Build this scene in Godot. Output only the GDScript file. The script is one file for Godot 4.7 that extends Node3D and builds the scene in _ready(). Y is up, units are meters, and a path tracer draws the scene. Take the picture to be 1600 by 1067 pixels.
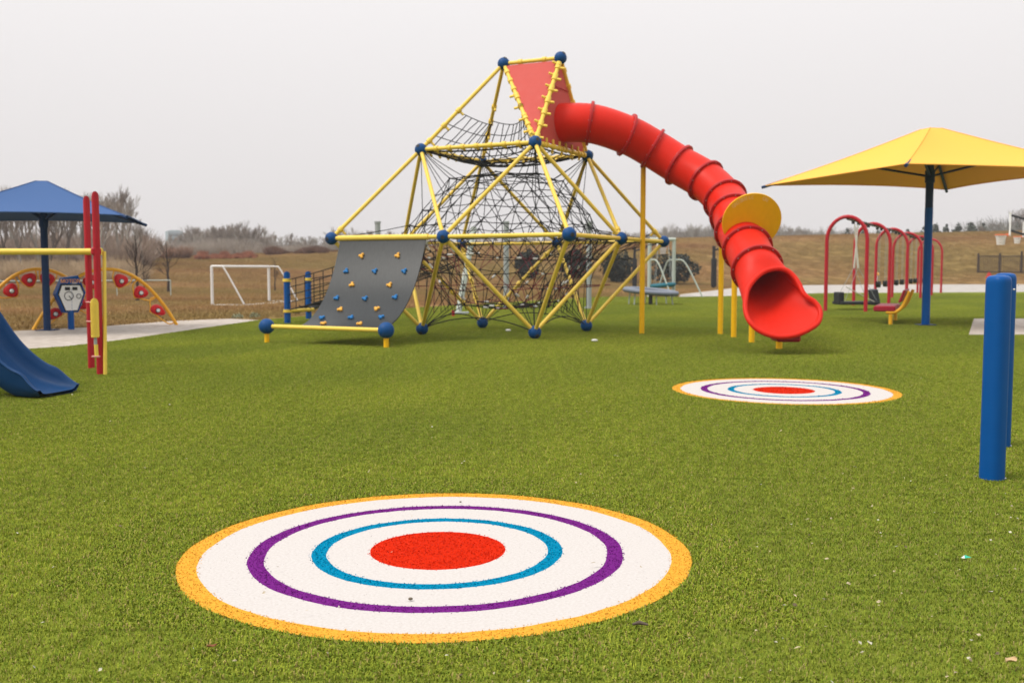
extends Node3D
# A public playground on artificial turf under an overcast winter sky.

const EYE := 1.5
var M := {}
var taken := {}
var rods := {}
var rng := RandomNumberGenerator.new()
var turf_poly: PackedVector2Array
var path_poly: PackedVector2Array
var pad_poly: PackedVector2Array
var court_poly: PackedVector2Array
const SPOT_A := Vector3(-0.397, 0, -5.241)
const SPOT_B := Vector3(3.369, 0, -12.251)
const SPOT_R := [1.338, 1.371]


# ---------------------------------------------------------------- mesh builder
class MB:
	var v := PackedVector3Array()
	var n := PackedVector3Array()
	var c := PackedColorArray()
	var i := PackedInt32Array()
	var flat := false
	var col := Color(1, 1, 1)

	func vert(p: Vector3, nn: Vector3) -> int:
		v.append(p); n.append(nn); c.append(col)
		return v.size() - 1

	func face(a: int, b: int, d: int) -> void:   # winds the triangle clockwise seen from its normals
		var g := (v[b] - v[a]).cross(v[d] - v[a])
		if g.dot(n[a] + n[b] + n[d]) > 0.0:
			i.append_array([a, d, b])
		else:
			i.append_array([a, b, d])

	func tri(a: Vector3, b: Vector3, d: Vector3, up: Vector3) -> void:
		var g := (b - a).cross(d - a).normalized()
		if g.dot(up) < 0.0: g = -g
		face(vert(a, g), vert(b, g), vert(d, g))

	func quad(a: Vector3, b: Vector3, d: Vector3, e: Vector3, up: Vector3) -> void:
		tri(a, b, d, up)
		tri(a, d, e, up)

	func raw(a: Vector3, b: Vector3, d: Vector3) -> void:   # one flat two-sided leaf or blade face
		var k := v.size()
		v.append(a); v.append(b); v.append(d)
		c.append(col); c.append(col); c.append(col)
		i.append(k); i.append(k + 1); i.append(k + 2)

	func grid(p: Array, closed_u := false, closed_v := false, flip := false) -> void:   # rows of points, smooth normals
		var rows := p.size()
		var cols: int = p[0].size()
		var at := v.size()
		for r in rows:
			for k in cols:
				var l: Vector3 = p[r][(k - 1 + cols) % cols if closed_u else maxi(k - 1, 0)]
				var rr: Vector3 = p[r][(k + 1) % cols if closed_u else mini(k + 1, cols - 1)]
				var d: Vector3 = p[(r - 1 + rows) % rows if closed_v else maxi(r - 1, 0)][k]
				var u: Vector3 = p[(r + 1) % rows if closed_v else mini(r + 1, rows - 1)][k]
				var nn := (rr - l).cross(u - d)
				if nn.length_squared() < 1e-16: nn = Vector3.UP
				vert(p[r][k], -nn.normalized() if flip else nn.normalized())
		for r in (rows if closed_v else rows - 1):
			for k in (cols if closed_u else cols - 1):
				var a := at + r * cols + k
				var b := at + r * cols + (k + 1) % cols
				var e := at + ((r + 1) % rows) * cols + k
				var f := at + ((r + 1) % rows) * cols + (k + 1) % cols
				face(a, b, f)
				face(a, f, e)

	func tube(pts: Array, r, sides := 8, caps := true, closed := false) -> void:
		var m := pts.size()
		var side := Vector3.ZERO
		var at := v.size()
		var ends := []
		for k in m:
			var p: Vector3 = pts[k]
			var pa: Vector3 = pts[(k - 1 + m) % m] if closed else pts[maxi(k - 1, 0)]
			var pb: Vector3 = pts[(k + 1) % m] if closed else pts[mini(k + 1, m - 1)]
			var t := (pb - pa).normalized()
			if side == Vector3.ZERO:
				side = t.cross(Vector3.UP if absf(t.y) < 0.9 else Vector3.RIGHT).normalized()
			side = (side - t * side.dot(t)).normalized()
			var up := side.cross(t)
			var rad: float = r[k] if r is Array else r
			for s in sides:
				var a := TAU * s / sides
				var nn := side * cos(a) + up * sin(a)
				vert(p + nn * rad, nn)
			if k == 0: ends.append(-t)
			if k == m - 1: ends.append(t)
		for k in (m if closed else m - 1):
			for s in sides:
				var a := at + k * sides + s
				var b := at + k * sides + (s + 1) % sides
				var e := at + ((k + 1) % m) * sides + s
				var f := at + ((k + 1) % m) * sides + (s + 1) % sides
				face(a, b, f)
				face(a, f, e)
		if caps and not closed:
			for q in 2:
				var t: Vector3 = ends[q]
				var first := at + (0 if q == 0 else (m - 1) * sides)
				var mid := vert(pts[0 if q == 0 else m - 1], t)
				var ring := []
				for s in sides: ring.append(vert(v[first + s], t))
				for s in sides: face(mid, ring[s], ring[(s + 1) % sides])

	func turn(o: Vector3, b: Basis, prof: Array, sides := 24) -> void:   # profile [radius, height] pairs round the y axis of b, smooth
		var rows := []
		for q in prof:
			var row := []
			for s in sides:
				var a := TAU * s / sides
				row.append(o + b * Vector3(q[0] * cos(a), q[1], q[0] * sin(a)))
			rows.append(row)
		grid(rows, true)

	func box(o: Vector3, b: Basis, s: Vector3, bev := 0.0) -> void:
		var h := s * 0.5
		var e := minf(bev, minf(h.x, minf(h.y, h.z)) * 0.6)
		var ax := [Vector3.RIGHT, Vector3.UP, Vector3.BACK]
		for k in 3:
			var a: Vector3 = ax[k]; var u: Vector3 = ax[(k + 1) % 3]; var w: Vector3 = ax[(k + 2) % 3]
			var hu := h[(k + 1) % 3] - e; var hw := h[(k + 2) % 3] - e
			for g in [-1.0, 1.0]:
				var q: Vector3 = a * h[k] * g
				quad(o + b * (q - u * hu - w * hw), o + b * (q + u * hu - w * hw), o + b * (q + u * hu + w * hw), o + b * (q - u * hu + w * hw), b * (a * g))
				if e > 0.0:
					for f in [-1.0, 1.0]:   # the chamfer between this face and the face along u
						var q1: Vector3 = a * h[k] * g + u * hu * f
						var q2: Vector3 = a * (h[k] - e) * g + u * h[(k + 1) % 3] * f
						quad(o + b * (q1 - w * hw), o + b * (q1 + w * hw), o + b * (q2 + w * hw), o + b * (q2 - w * hw), b * (a * g + u * f))
		if e > 0.0:
			for x in [-1.0, 1.0]:
				for y in [-1.0, 1.0]:
					for z in [-1.0, 1.0]:
						tri(o + b * Vector3(x * h.x, y * (h.y - e), z * (h.z - e)), o + b * Vector3(x * (h.x - e), y * h.y, z * (h.z - e)), o + b * Vector3(x * (h.x - e), y * (h.y - e), z * h.z), b * Vector3(x, y, z))

	func prism(poly: PackedVector2Array, y0: float, y1: float) -> void:   # flat slab over an (x, z) outline
		var t := Geometry2D.triangulate_polygon(poly)
		for k in range(0, t.size(), 3):
			var a := poly[t[k]]; var b := poly[t[k + 1]]; var d := poly[t[k + 2]]
			tri(Vector3(a.x, y1, a.y), Vector3(b.x, y1, b.y), Vector3(d.x, y1, d.y), Vector3.UP)
		for k in poly.size():
			var a := poly[k]; var b := poly[(k + 1) % poly.size()]
			var out := Vector3(b.y - a.y, 0, a.x - b.x)
			if not Geometry2D.is_point_in_polygon((a + b) / 2 - Vector2(out.x, out.z).normalized() * 0.01, poly): out = -out
			quad(Vector3(a.x, y0, a.y), Vector3(b.x, y0, b.y), Vector3(b.x, y1, b.y), Vector3(a.x, y1, a.y), out)

	func slab(pts: Array, nrm: Vector3, thick: float) -> void:   # flat convex plate in space
		var a := []; var b := []
		for p in pts:
			a.append(p + nrm * thick * 0.5); b.append(p - nrm * thick * 0.5)
		var mid := Vector3.ZERO
		for p in pts: mid += p / pts.size()
		for k in range(1, pts.size() - 1):
			tri(a[0], a[k], a[k + 1], nrm)
			tri(b[0], b[k], b[k + 1], -nrm)
		for k in pts.size():
			var m := (k + 1) % pts.size()
			quad(a[k], a[m], b[m], b[k], (pts[k] + pts[m]) / 2 - mid)

	func ball(o: Vector3, r: Vector3, b := Basis(), seg := 12, rings := 8) -> void:
		var at := v.size()
		for y in rings + 1:
			var t := PI * y / rings
			for s in seg:
				var a := TAU * s / seg
				var d := Vector3(sin(t) * cos(a), cos(t), sin(t) * sin(a))
				vert(o + b * (d * r), (b * (d / r)).normalized())
		for y in rings:
			for s in seg:
				var a := at + y * seg + s
				var e := at + y * seg + (s + 1) % seg
				if y > 0: face(a, e, e + seg)
				if y < rings - 1 or y == 0: face(a, e + seg, a + seg)

	func mesh(off := Vector3.ZERO) -> ArrayMesh:
		var arr := []
		arr.resize(Mesh.ARRAY_MAX)
		if off != Vector3.ZERO:
			for k in v.size(): v[k] -= off
		arr[Mesh.ARRAY_VERTEX] = v
		if n.size() == v.size(): arr[Mesh.ARRAY_NORMAL] = n
		arr[Mesh.ARRAY_COLOR] = c
		arr[Mesh.ARRAY_INDEX] = i
		var m := ArrayMesh.new()
		m.add_surface_from_arrays(Mesh.PRIMITIVE_TRIANGLES, arr)
		return m


# ---------------------------------------------------------------- small helpers
func numbered(called: String) -> String:
	taken[called] = taken.get(called, -1) + 1
	return called if taken[called] == 0 else "%s_%03d" % [called, taken[called]]


func tag(o: Node3D, label := "", category := "", group := "", kind := "") -> void:
	if label: o.set_meta("label", label)
	if category: o.set_meta("category", category)
	if group: o.set_meta("group", group)
	if kind: o.set_meta("kind", kind)


func thing(called: String, label: String, category: String, at := Vector3.ZERO, group := "", yaw := 0.0) -> Node3D:
	var o := Node3D.new()
	o.name = numbered(called)
	add_child(o)
	o.position = at
	o.rotation.y = yaw
	tag(o, label, category, group)
	return o


func part(t: Node3D, called: String, m: Mesh, mat: Material, xf := Transform3D(), kind := "") -> MeshInstance3D:
	var o := MeshInstance3D.new()
	o.name = called
	o.mesh = m
	o.material_override = mat
	o.transform = xf
	t.add_child(o, true)
	if kind: o.set_meta("kind", kind)
	return o


func wpart(t: Node3D, called: String, mb: MB, mat: Material, kind := "") -> MeshInstance3D:   # a part modelled in world coordinates under an unturned thing
	return part(t, called, mb.mesh(t.position), mat, Transform3D(), kind)


func sheet(called: String, mb: MB, mat: Material, label: String, category: String, kind := "structure") -> MeshInstance3D:
	var o := MeshInstance3D.new()
	o.name = numbered(called)
	o.mesh = mb.mesh()
	o.material_override = mat
	add_child(o)
	tag(o, label, category, "", kind)
	return o


func along(d: Vector3) -> Basis:   # a basis whose y axis points along d
	var y := d.normalized()
	var x := y.cross(Vector3.FORWARD if absf(y.z) < 0.9 else Vector3.RIGHT).normalized()
	return Basis(x, y, x.cross(y))


func rod(t: Node3D, called: String, a: Vector3, b: Vector3, r: float, mat: Material, sides := 14) -> MeshInstance3D:
	var l := snappedf(a.distance_to(b), 0.001)
	var key := "%.3f %.4f" % [l, r]
	if not rods.has(key):
		var m := CylinderMesh.new()
		m.height = l; m.top_radius = r; m.bottom_radius = r; m.radial_segments = sides; m.rings = 1
		rods[key] = m
	return part(t, called, rods[key], mat, Transform3D(along(b - a), (a + b) / 2 - t.position))


func blob(t: Node3D, called: String, at: Vector3, r: float, mat: Material) -> MeshInstance3D:
	var key := "ball %.3f" % r
	if not rods.has(key):
		var m := SphereMesh.new()
		m.radius = r; m.height = r * 2; m.radial_segments = 24; m.rings = 14
		rods[key] = m
	return part(t, called, rods[key], mat, Transform3D(Basis(), at - t.position))


func crate(t: Node3D, called: String, at: Vector3, size: Vector3, mat: Material, b := Basis(), bev := 0.01) -> MeshInstance3D:
	var mb := MB.new()
	mb.box(Vector3.ZERO, Basis(), size, bev)
	return part(t, called, mb.mesh(), mat, Transform3D(b, at - t.position))


func smooth_path(p: Array, per: int, closed := false) -> Array:   # Catmull-Rom through p
	var out := []
	var m := p.size()
	for k in (m if closed else m - 1):
		var a: Vector3 = p[(k - 1 + m) % m] if closed else p[maxi(k - 1, 0)]
		var b: Vector3 = p[k]
		var d: Vector3 = p[(k + 1) % m]
		var e: Vector3 = p[(k + 2) % m] if closed else p[mini(k + 2, m - 1)]
		for s in per:
			out.append(b.cubic_interpolate(d, a, e, float(s) / per))
	if not closed: out.append(p[m - 1])
	return out


func lin(r: float, g: float, b: float) -> Color:
	return Color(r, g, b).linear_to_srgb()


func noise_tex(freq: float, lo: Color, hi: Color, size := 512, octaves := 4, kind := FastNoiseLite.TYPE_SIMPLEX_SMOOTH, s := 1) -> NoiseTexture2D:
	var f := FastNoiseLite.new()
	f.noise_type = kind
	f.frequency = freq
	f.fractal_octaves = octaves
	f.seed = s
	var g := Gradient.new()
	g.colors = PackedColorArray([lo, hi])
	var t := NoiseTexture2D.new()
	t.width = size; t.height = size
	t.seamless = true
	t.noise = f
	t.color_ramp = g
	return t


func mat(col: Color, rough := 0.5, tex: Texture2D = null, scale := 1.0, spec := 0.5) -> StandardMaterial3D:
	var m := StandardMaterial3D.new()
	m.albedo_color = col
	m.roughness = rough
	m.metallic_specular = spec
	m.cull_mode = BaseMaterial3D.CULL_DISABLED
	if tex:
		m.albedo_texture = tex
		m.uv1_triplanar = true
		m.uv1_world_triplanar = true
		m.uv1_scale = Vector3.ONE * scale
	return m


func rand(a: float, b: float) -> float:
	return rng.randf_range(a, b)


func many(t: Node3D, called: String, m: Mesh, mt: Material, xfs: Array, cols: Array = []) -> MultiMeshInstance3D:
	var mm := MultiMesh.new()
	mm.transform_format = MultiMesh.TRANSFORM_3D
	mm.use_colors = not cols.is_empty()
	mm.mesh = m
	mm.instance_count = xfs.size()
	for k in xfs.size():
		mm.set_instance_transform(k, xfs[k])
		if cols: mm.set_instance_color(k, cols[k])
	var o := MultiMeshInstance3D.new()
	o.name = called
	o.multimesh = mm
	o.material_override = mt
	t.add_child(o, true)
	o.set_meta("kind", "stuff")
	return o


# ---------------------------------------------------------------- the lie of the land
func curve(x: float, t: Array) -> float:   # piecewise linear table of [x, y]
	if x <= t[0][0]: return t[0][1]
	for k in range(1, t.size()):
		if x <= t[k][0]:
			return lerpf(t[k - 1][1], t[k][1], (x - t[k - 1][0]) / (t[k][0] - t[k - 1][0]))
	return t[-1][1]


func land(x: float, z: float) -> float:   # a level field with a long bank behind it, higher to the right
	var d := -z
	if d < 50.0: return -0.03
	var b := x / d
	var crest := curve(b, [[-0.9, 2.2], [-0.51, 2.6], [-0.38, 2.9], [-0.29, 3.3], [-0.2, 3.75], [-0.1, 4.4], [0.0, 4.9], [0.16, 5.5], [0.32, 5.95], [0.52, 6.5], [0.9, 6.8]])
	var d0 := curve(b, [[-0.4, 58.0], [-0.15, 74.0], [0.05, 86.0], [0.3, 94.0]])
	return -0.03 + crest * smoothstep(d0, 132.0, d) * (1.0 - 0.92 * smoothstep(142.0, 190.0, d))


func meadow_at(x: float, z: float) -> bool:
	var q := Vector2(x, z)
	for poly in [turf_poly, path_poly, court_poly]:
		if Geometry2D.is_point_in_polygon(q, poly): return false
	return true


func _ready() -> void:
	rng.seed = 20240
	# camera, sky, sun, exposure
	var cam := Camera3D.new()
	cam.name = "camera"
	var lens := CameraAttributesPhysical.new()
	lens.frustum_focal_length = 35.0
	lens.frustum_focus_distance = 5.6
	lens.frustum_near = 0.05
	lens.frustum_far = 2500.0
	lens.exposure_aperture = 3.4
	cam.attributes = lens
	cam.fov = 37.85
	cam.near = 0.05
	cam.far = 2500.0
	cam.position = Vector3(0, EYE, 0)
	cam.rotation.x = -0.073
	add_child(cam)
	cam.make_current()

	var sm := ProceduralSkyMaterial.new()
	sm.sky_top_color = Color(1.52, 1.52, 1.53)
	sm.sky_horizon_color = Color(0.858, 0.842, 0.840)
	sm.sky_curve = 1.9
	sm.ground_bottom_color = Color(0.45, 0.47, 0.33)
	sm.ground_horizon_color = Color(0.50, 0.48, 0.38)
	sm.sun_angle_max = 0.5
	var sky := Sky.new()
	sky.sky_material = sm
	var env := Environment.new()
	env.background_mode = Environment.BG_SKY
	env.sky = sky
	env.tonemap_mode = Environment.TONE_MAPPER_LINEAR
	env.tonemap_exposure = 1.06
	env.sdfgi_enabled = true
	env.ssao_enabled = true
	env.ssil_enabled = true
	env.fog_enabled = true
	env.fog_density = 0.0005
	env.fog_light_color = Color(0.95, 0.95, 0.96)
	var we := WorldEnvironment.new()
	we.name = "world_environment"
	we.environment = env
	add_child(we)

	var sun := DirectionalLight3D.new()
	sun.name = "sun"
	sun.light_energy = 0.85
	sun.light_angular_distance = 22.0
	sun.light_color = Color(1.0, 0.975, 0.94)
	sun.shadow_enabled = true
	add_child(sun)
	sun.look_at_from_position(Vector3.ZERO, Vector3(0.55, -0.80, -0.22), Vector3.UP)

	outlines()
	materials()
	ground()
	treeline()
	turf()
	targets()
	climber()
	slide()
	left_side()
	right_side()
	background()
	litter()


func outlines() -> void:
	turf_poly = PackedVector2Array([Vector2(-30, -8), Vector2(-14, -15.6), Vector2(-9.38, -18.18), Vector2(-8.65, -19.2), Vector2(-8.25, -21), Vector2(-7.95, -24), Vector2(-7.4, -29.1), Vector2(-3.9, -38.2), Vector2(0.9, -46.5), Vector2(5.0, -53.5), Vector2(8.9, -53), Vector2(13.2, -55.4), Vector2(19, -61.5), Vector2(33, -64.5), Vector2(70, -66), Vector2(70, 6), Vector2(-30, 6)])
	path_poly = PackedVector2Array([Vector2(-30, -8), Vector2(-14, -15.6), Vector2(-9.38, -18.18), Vector2(-8.65, -19.2), Vector2(-8.25, -21), Vector2(-7.95, -24), Vector2(-7.4, -29.1), Vector2(-8.45, -29.9), Vector2(-9.68, -28.8), Vector2(-10.9, -25.4), Vector2(-12.24, -23.8), Vector2(-18, -20), Vector2(-35, -12)])
	pad_poly = PackedVector2Array([Vector2(10.4, -22.6), Vector2(13.9, -29.9), Vector2(30, -29.9), Vector2(30, -22.6)])
	court_poly = PackedVector2Array([Vector2(8.9, -53), Vector2(13.2, -55.4), Vector2(19, -61.5), Vector2(33, -64.5), Vector2(90, -67), Vector2(90, -112), Vector2(59, -104), Vector2(29, -92), Vector2(21, -87), Vector2(9.8, -58)])


func materials() -> void:
	var grey := noise_tex(0.02, Color(0.955, 0.955, 0.955), Color(1, 1, 1), 512, 5)
	var rough_tex := noise_tex(0.03, Color(0.78, 0.78, 0.78), Color(1, 1, 1), 256, 5, FastNoiseLite.TYPE_SIMPLEX_SMOOTH, 9)
	var paints := {
		"yellow": [lin(0.80, 0.57, 0.085), 0.38], "deep_yellow": [lin(0.90, 0.49, 0.006), 0.38], "arch_yellow": [lin(0.86, 0.42, 0.03), 0.38],
		"ball_blue": [lin(0.006, 0.06, 0.20), 0.42], "post_blue": [lin(0.002, 0.075, 0.29), 0.33], "frame_red": [lin(0.42, 0.012, 0.024), 0.33],
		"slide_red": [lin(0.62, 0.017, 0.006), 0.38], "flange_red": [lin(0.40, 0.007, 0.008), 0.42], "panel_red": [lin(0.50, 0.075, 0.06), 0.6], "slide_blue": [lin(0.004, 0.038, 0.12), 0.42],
		"hold_yellow": [lin(0.8, 0.42, 0.07), 0.6], "hold_blue": [lin(0.03, 0.17, 0.42), 0.6],
		"white_paint": [lin(0.75, 0.74, 0.72), 0.45], "sign_white": [lin(0.80, 0.80, 0.78), 0.5], "black_plastic": [lin(0.018, 0.02, 0.021), 0.5],
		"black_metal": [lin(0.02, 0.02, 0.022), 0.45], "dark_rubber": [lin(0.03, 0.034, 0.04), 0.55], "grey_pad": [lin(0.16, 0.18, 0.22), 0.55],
		"grey_metal": [lin(0.33, 0.36, 0.36), 0.45], "pale_metal": [lin(0.45, 0.50, 0.45), 0.45], "pale_rope": [lin(0.55, 0.54, 0.46), 0.8],
		"rope": [lin(0.012, 0.013, 0.014), 0.85], "red_rope": [lin(0.14, 0.02, 0.03), 0.8], "ferrule": [lin(0.6, 0.6, 0.58), 0.4],
		"pod_red": [lin(0.60, 0.010, 0.016), 0.35], "bench_red": [lin(0.34, 0.012, 0.03), 0.4], "bench_yellow": [lin(0.82, 0.42, 0.02), 0.4], "orange": [lin(0.75, 0.16, 0.05), 0.5],
		"teal": [lin(0.012, 0.12, 0.16), 0.5], "hydrant_red": [lin(0.5, 0.04, 0.03), 0.45], "sign_orange": [lin(0.95, 0.40, 0.12), 0.5], "pink_metal": [lin(0.6, 0.25, 0.24), 0.4],
		"net_white": [lin(0.7, 0.68, 0.63), 0.8], "brown_metal": [lin(0.05, 0.035, 0.03), 0.5], "building": [lin(0.25, 0.33, 0.36), 0.6], "window_glass": [lin(0.10, 0.15, 0.18), 0.3],
		"dark_blue_metal": [lin(0.010, 0.035, 0.10), 0.4], "faded_print": [lin(0.92, 0.66, 0.28), 0.5],
	}
	for k in paints:
		var m := mat(paints[k][0], paints[k][1], grey, 0.7)
		m.roughness_texture = rough_tex
		m.roughness = minf(1.0, paints[k][1] * 1.3)
		m.metallic_specular = 0.26 if "blue" in k or "slide" in k else 0.36
		M[k] = m
	for k in ["slide_red", "ball_blue", "post_blue", "slide_blue"]:
		M[k].normal_enabled = true
		var f := FastNoiseLite.new()
		f.frequency = 0.05
		f.seed = 5
		var t := NoiseTexture2D.new()
		t.width = 256; t.height = 256; t.seamless = true; t.noise = f; t.as_normal_map = true; t.bump_strength = 1.5
		M[k].normal_texture = t
		M[k].normal_scale = 0.04
	M.concrete = mat(lin(0.47, 0.42, 0.375), 0.9, noise_tex(0.012, Color(0.80, 0.78, 0.75), Color(1, 1, 1), 1024, 6, FastNoiseLite.TYPE_SIMPLEX_SMOOTH, 3), 0.23)
	M.court = mat(lin(0.45, 0.43, 0.41), 0.9, M.concrete.albedo_texture, 0.11)
	var mt := noise_tex(0.006, Color(0.62, 0.60, 0.52), Color(1, 1, 1), 1024, 6, FastNoiseLite.TYPE_SIMPLEX_SMOOTH, 7)
	M.meadow = mat(Color(1, 1, 1), 1.0, mt, 0.09, 0.1)
	M.meadow.vertex_color_use_as_albedo = true
	M.turf_base = mat(lin(0.16, 0.19, 0.025), 1.0, grey, 3.0, 0.1)
	M.turf_seam = mat(lin(0.06, 0.075, 0.012), 1.0, null, 1.0, 0.1)
	for k in ["turf_blade", "dry_grass", "twigs", "bark", "leaf", "target_blade"]:
		var m := mat(Color(1, 1, 1), 0.75, null, 1.0, 0.25)
		m.vertex_color_use_as_albedo = true
		M[k] = m
	M.target_blade.metallic_specular = 0.1
	M.turf_blade.metallic_specular = 0.1
	M.turf_blade.backlight = lin(0.5, 0.55, 0.16)
	M.target_blade.backlight = lin(1.0, 1.0, 1.0)
	M.target_base = mat(Color(1, 1, 1), 0.95, noise_tex(0.06, Color(0.93, 0.92, 0.91), Color(1, 1, 1), 1024, 7, FastNoiseLite.TYPE_SIMPLEX_SMOOTH, 21), 0.8, 0.1)
	M.target_base.vertex_color_use_as_albedo = true
	var st := noise_tex(0.02, Color(0.62, 0.62, 0.62), Color(1, 1, 1), 512, 5, FastNoiseLite.TYPE_SIMPLEX_SMOOTH, 12)
	M.mat_rubber = mat(lin(0.036, 0.042, 0.045), 0.42, st, 1.0, 0.36)
	M.mat_rubber.uv1_scale = Vector3(3.0, 0.35, 3.0)
	M.cloth_yellow = mat(lin(0.92, 0.45, 0.085), 0.9, grey, 2.0, 0.2)
	M.cloth_yellow.backlight = lin(0.95, 0.42, 0.01)
	M.cloth_blue = mat(lin(0.060, 0.118, 0.265), 0.9, grey, 2.0, 0.2)
	M.cloth_blue.backlight = lin(0.01, 0.10, 0.5)


# ---------------------------------------------------------------- ground
func ground() -> void:
	var xs := []; var zs := []
	for k in range(-46, 47): xs.append(signf(k) * pow(absf(k) / 46.0, 2.0) * 900.0)
	for k in 80: zs.append(40.0 - k * 2.3)
	for k in 24: zs.append(-144.0 - pow(k + 1.0, 2.0) * 1.6)
	var hue := FastNoiseLite.new(); hue.seed = 3; hue.frequency = 0.035; hue.fractal_octaves = 4
	var pts := []
	for z in zs:
		var row := []
		for x in xs: row.append(Vector3(x, land(x, z), z))
		pts.append(row)
	var mb := MB.new()
	mb.grid(pts)
	for k in mb.v.size():
		mb.c[k] = meadow_tint(mb.v[k].x, mb.v[k].z, hue)
	sheet("meadow_ground", mb, M.meadow, "brown dormant grass field rising to a long low bank behind the playground", "ground")
	mb = MB.new()
	mb.prism(turf_poly, -0.02, -0.006)
	sheet("turf_ground", mb, M.turf_base, "flat artificial turf ground across the whole playground", "ground")
	mb = MB.new()
	mb.prism(path_poly, -0.2, 0.0)
	sheet("concrete_path", mb, M.concrete, "pale concrete path narrowing to a point along the left edge of the turf", "path")
	mb = MB.new()
	mb.prism(court_poly, -0.2, 0.0)
	var court := sheet("concrete_court", mb, M.court, "pale concrete ball court behind the turf on the right", "pavement")
	court.position.y = 0.0
	mb = MB.new()
	mb.prism(pad_poly, -0.2, 0.004)
	sheet("concrete_pad", mb, M.concrete, "pale rectangular concrete pad in the turf at the right edge", "pavement")
	mb = MB.new()
	for q in [[-1.5, 13.6, -29.95]]:
		var row := [[], []]
		for k in 61:
			var x := lerpf(q[0], q[1], k / 60.0)
			var w := 0.012 * sin(k * 1.7) + 0.008 * sin(k * 0.61)
			row[0].append(Vector3(x, 0.017, q[2] + w - 0.03)); row[1].append(Vector3(x, 0.017, q[2] + w + 0.03))
		mb.grid(row)
	sheet("turf_seam", mb, M.turf_seam, "thin dark seam between two strips of turf behind the climber", "ground")
	# dry grass over the meadow
	var cell := 1.5
	var meshes := []
	for q in 3:
		var b := MB.new()
		for k in 620:
			var p := Vector3(rand(-0.85, 0.85), 0, rand(-0.85, 0.85))
			var h := rand(0.04, 0.10); var a := rand(0, TAU)
			var s := Vector3(cos(a), 0, sin(a)) * rand(0.006, 0.014)
			var tip := p + Vector3(rand(-0.07, 0.07), h, rand(-0.07, 0.07))
			var g := rand(0.75, 1.2)
			b.col = Color(g, g * rand(0.94, 1.04), g * rand(0.85, 1.0))
			b.raw(p - s, p + s, tip)
		b.n = PackedVector3Array()
		meshes.append(b.mesh())
	var xf := [[], [], []]; var cl := [[], [], []]
	var z := -17.0
	while z > -134.0:
		var x := z * 0.62 - 3.0
		while x < -z * 0.62 + 3.0:
			if meadow_at(x, z) and meadow_at(x + 0.5, z + 0.5) and meadow_at(x - 0.5, z - 0.5) and meadow_at(x + 0.5, z - 0.5) and meadow_at(x - 0.5, z + 0.5):
				var q := rng.randi() % 3
				var e := 0.5
				var up := Vector3(land(x - e, z) - land(x + e, z), 2 * e, land(x, z - e) - land(x, z + e)).normalized()
				var bs := along(up) * Basis(Vector3.UP, rand(0, TAU))
				var sc := rand(0.8, 1.25)
				xf[q].append(Transform3D(bs.scaled_local(Vector3(1, sc, 1)), Vector3(x + rand(-0.2, 0.2), land(x, z), z + rand(-0.2, 0.2))))
				cl[q].append(meadow_tint(x, z, hue) * 1.12)
			x += cell
		z -= cell
	var t := thing("dry_meadow_grass", "short dry tan and olive grass covering the field and bank", "grass", Vector3.ZERO)
	t.set_meta("kind", "stuff")
	for q in 3: many(t, "grass_patch", meshes[q], M.dry_grass, xf[q], cl[q])


func meadow_tint(x: float, z: float, hue: FastNoiseLite) -> Color:
	var n := hue.get_noise_2d(x, z * 2.2) * 0.9 + 0.5 + 0.35 * hue.get_noise_2d(x * 5.0 + 90.0, z * 9.0)
	var olive := Color(0.245, 0.175, 0.064)
	var tan := Color(0.36, 0.222, 0.102)
	var brown := Color(0.238, 0.126, 0.058)
	var c := brown.lerp(tan, clampf(n * 1.25, 0, 1))
	return c.lerp(olive, clampf(0.5 + 1.1 * hue.get_noise_2d(x * 0.8 - 300.0, z * 1.5), 0, 0.9))


# ---------------------------------------------------------------- trees
func branch(mb: MB, p: Vector3, d: Vector3, l: float, r: float, depth: int, spread: float, into: Array) -> void:
	var pts := [p]; var rad := [r]
	var n := 3 if depth > 1 else 2
	var dir := d
	for k in n:
		dir = (dir + Vector3(rand(-1, 1), rand(-0.35, 0.65), rand(-1, 1)) * 0.16).normalized()
		pts.append(pts[-1] + dir * l / n)
		rad.append(r * (1.0 - 0.42 * (k + 1) / n))
	var to: MB = into[0] if depth >= into[2] else into[1]
	var g := rand(0.8, 1.15)
	to.col = Color(g, g * 0.98, g * 0.95)
	to.tube(pts, rad, 5 if depth > 3 else 3, false)
	if depth <= 0: return
	var kids := 2 + int(rng.randf() < 0.62) + int(depth <= 2)
	for k in kids:
		var s := rand(0.45, 1.0)
		var at: Vector3 = pts[0].lerp(pts[-1], s) if k > 0 else pts[-1]
		var side := Vector3(rand(-1, 1), rand(-0.3, 0.9), rand(-1, 1)).normalized()
		var nd := (dir + side * spread * (0.55 if k == 0 else 1.0)).normalized()
		nd = (nd + Vector3(0, 0.14, 0)).normalized()
		branch(mb, at, nd, l * rand(0.58, 0.86), r * (0.62 if k > 0 else 0.70) * rand(0.85, 1.08), depth - 1, spread, into)


func bare_tree_meshes(h: float, depth: int, spread: float, lean := 0.0) -> Array:   # [trunk, crown], scaled to height 1
	var a := MB.new(); var b := MB.new()
	branch(a, Vector3(0, -0.02, 0), Vector3(lean, 1, 0).normalized(), 0.34 * h, 0.026 * h, depth, spread, [a, b, depth - 1])
	var top := 0.01
	for p in a.v: top = maxf(top, p.y)
	for p in b.v: top = maxf(top, p.y)
	for m in [a, b]:
		for k in m.v.size(): m.v[k] /= top
	return [a.mesh(), b.mesh()]


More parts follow.
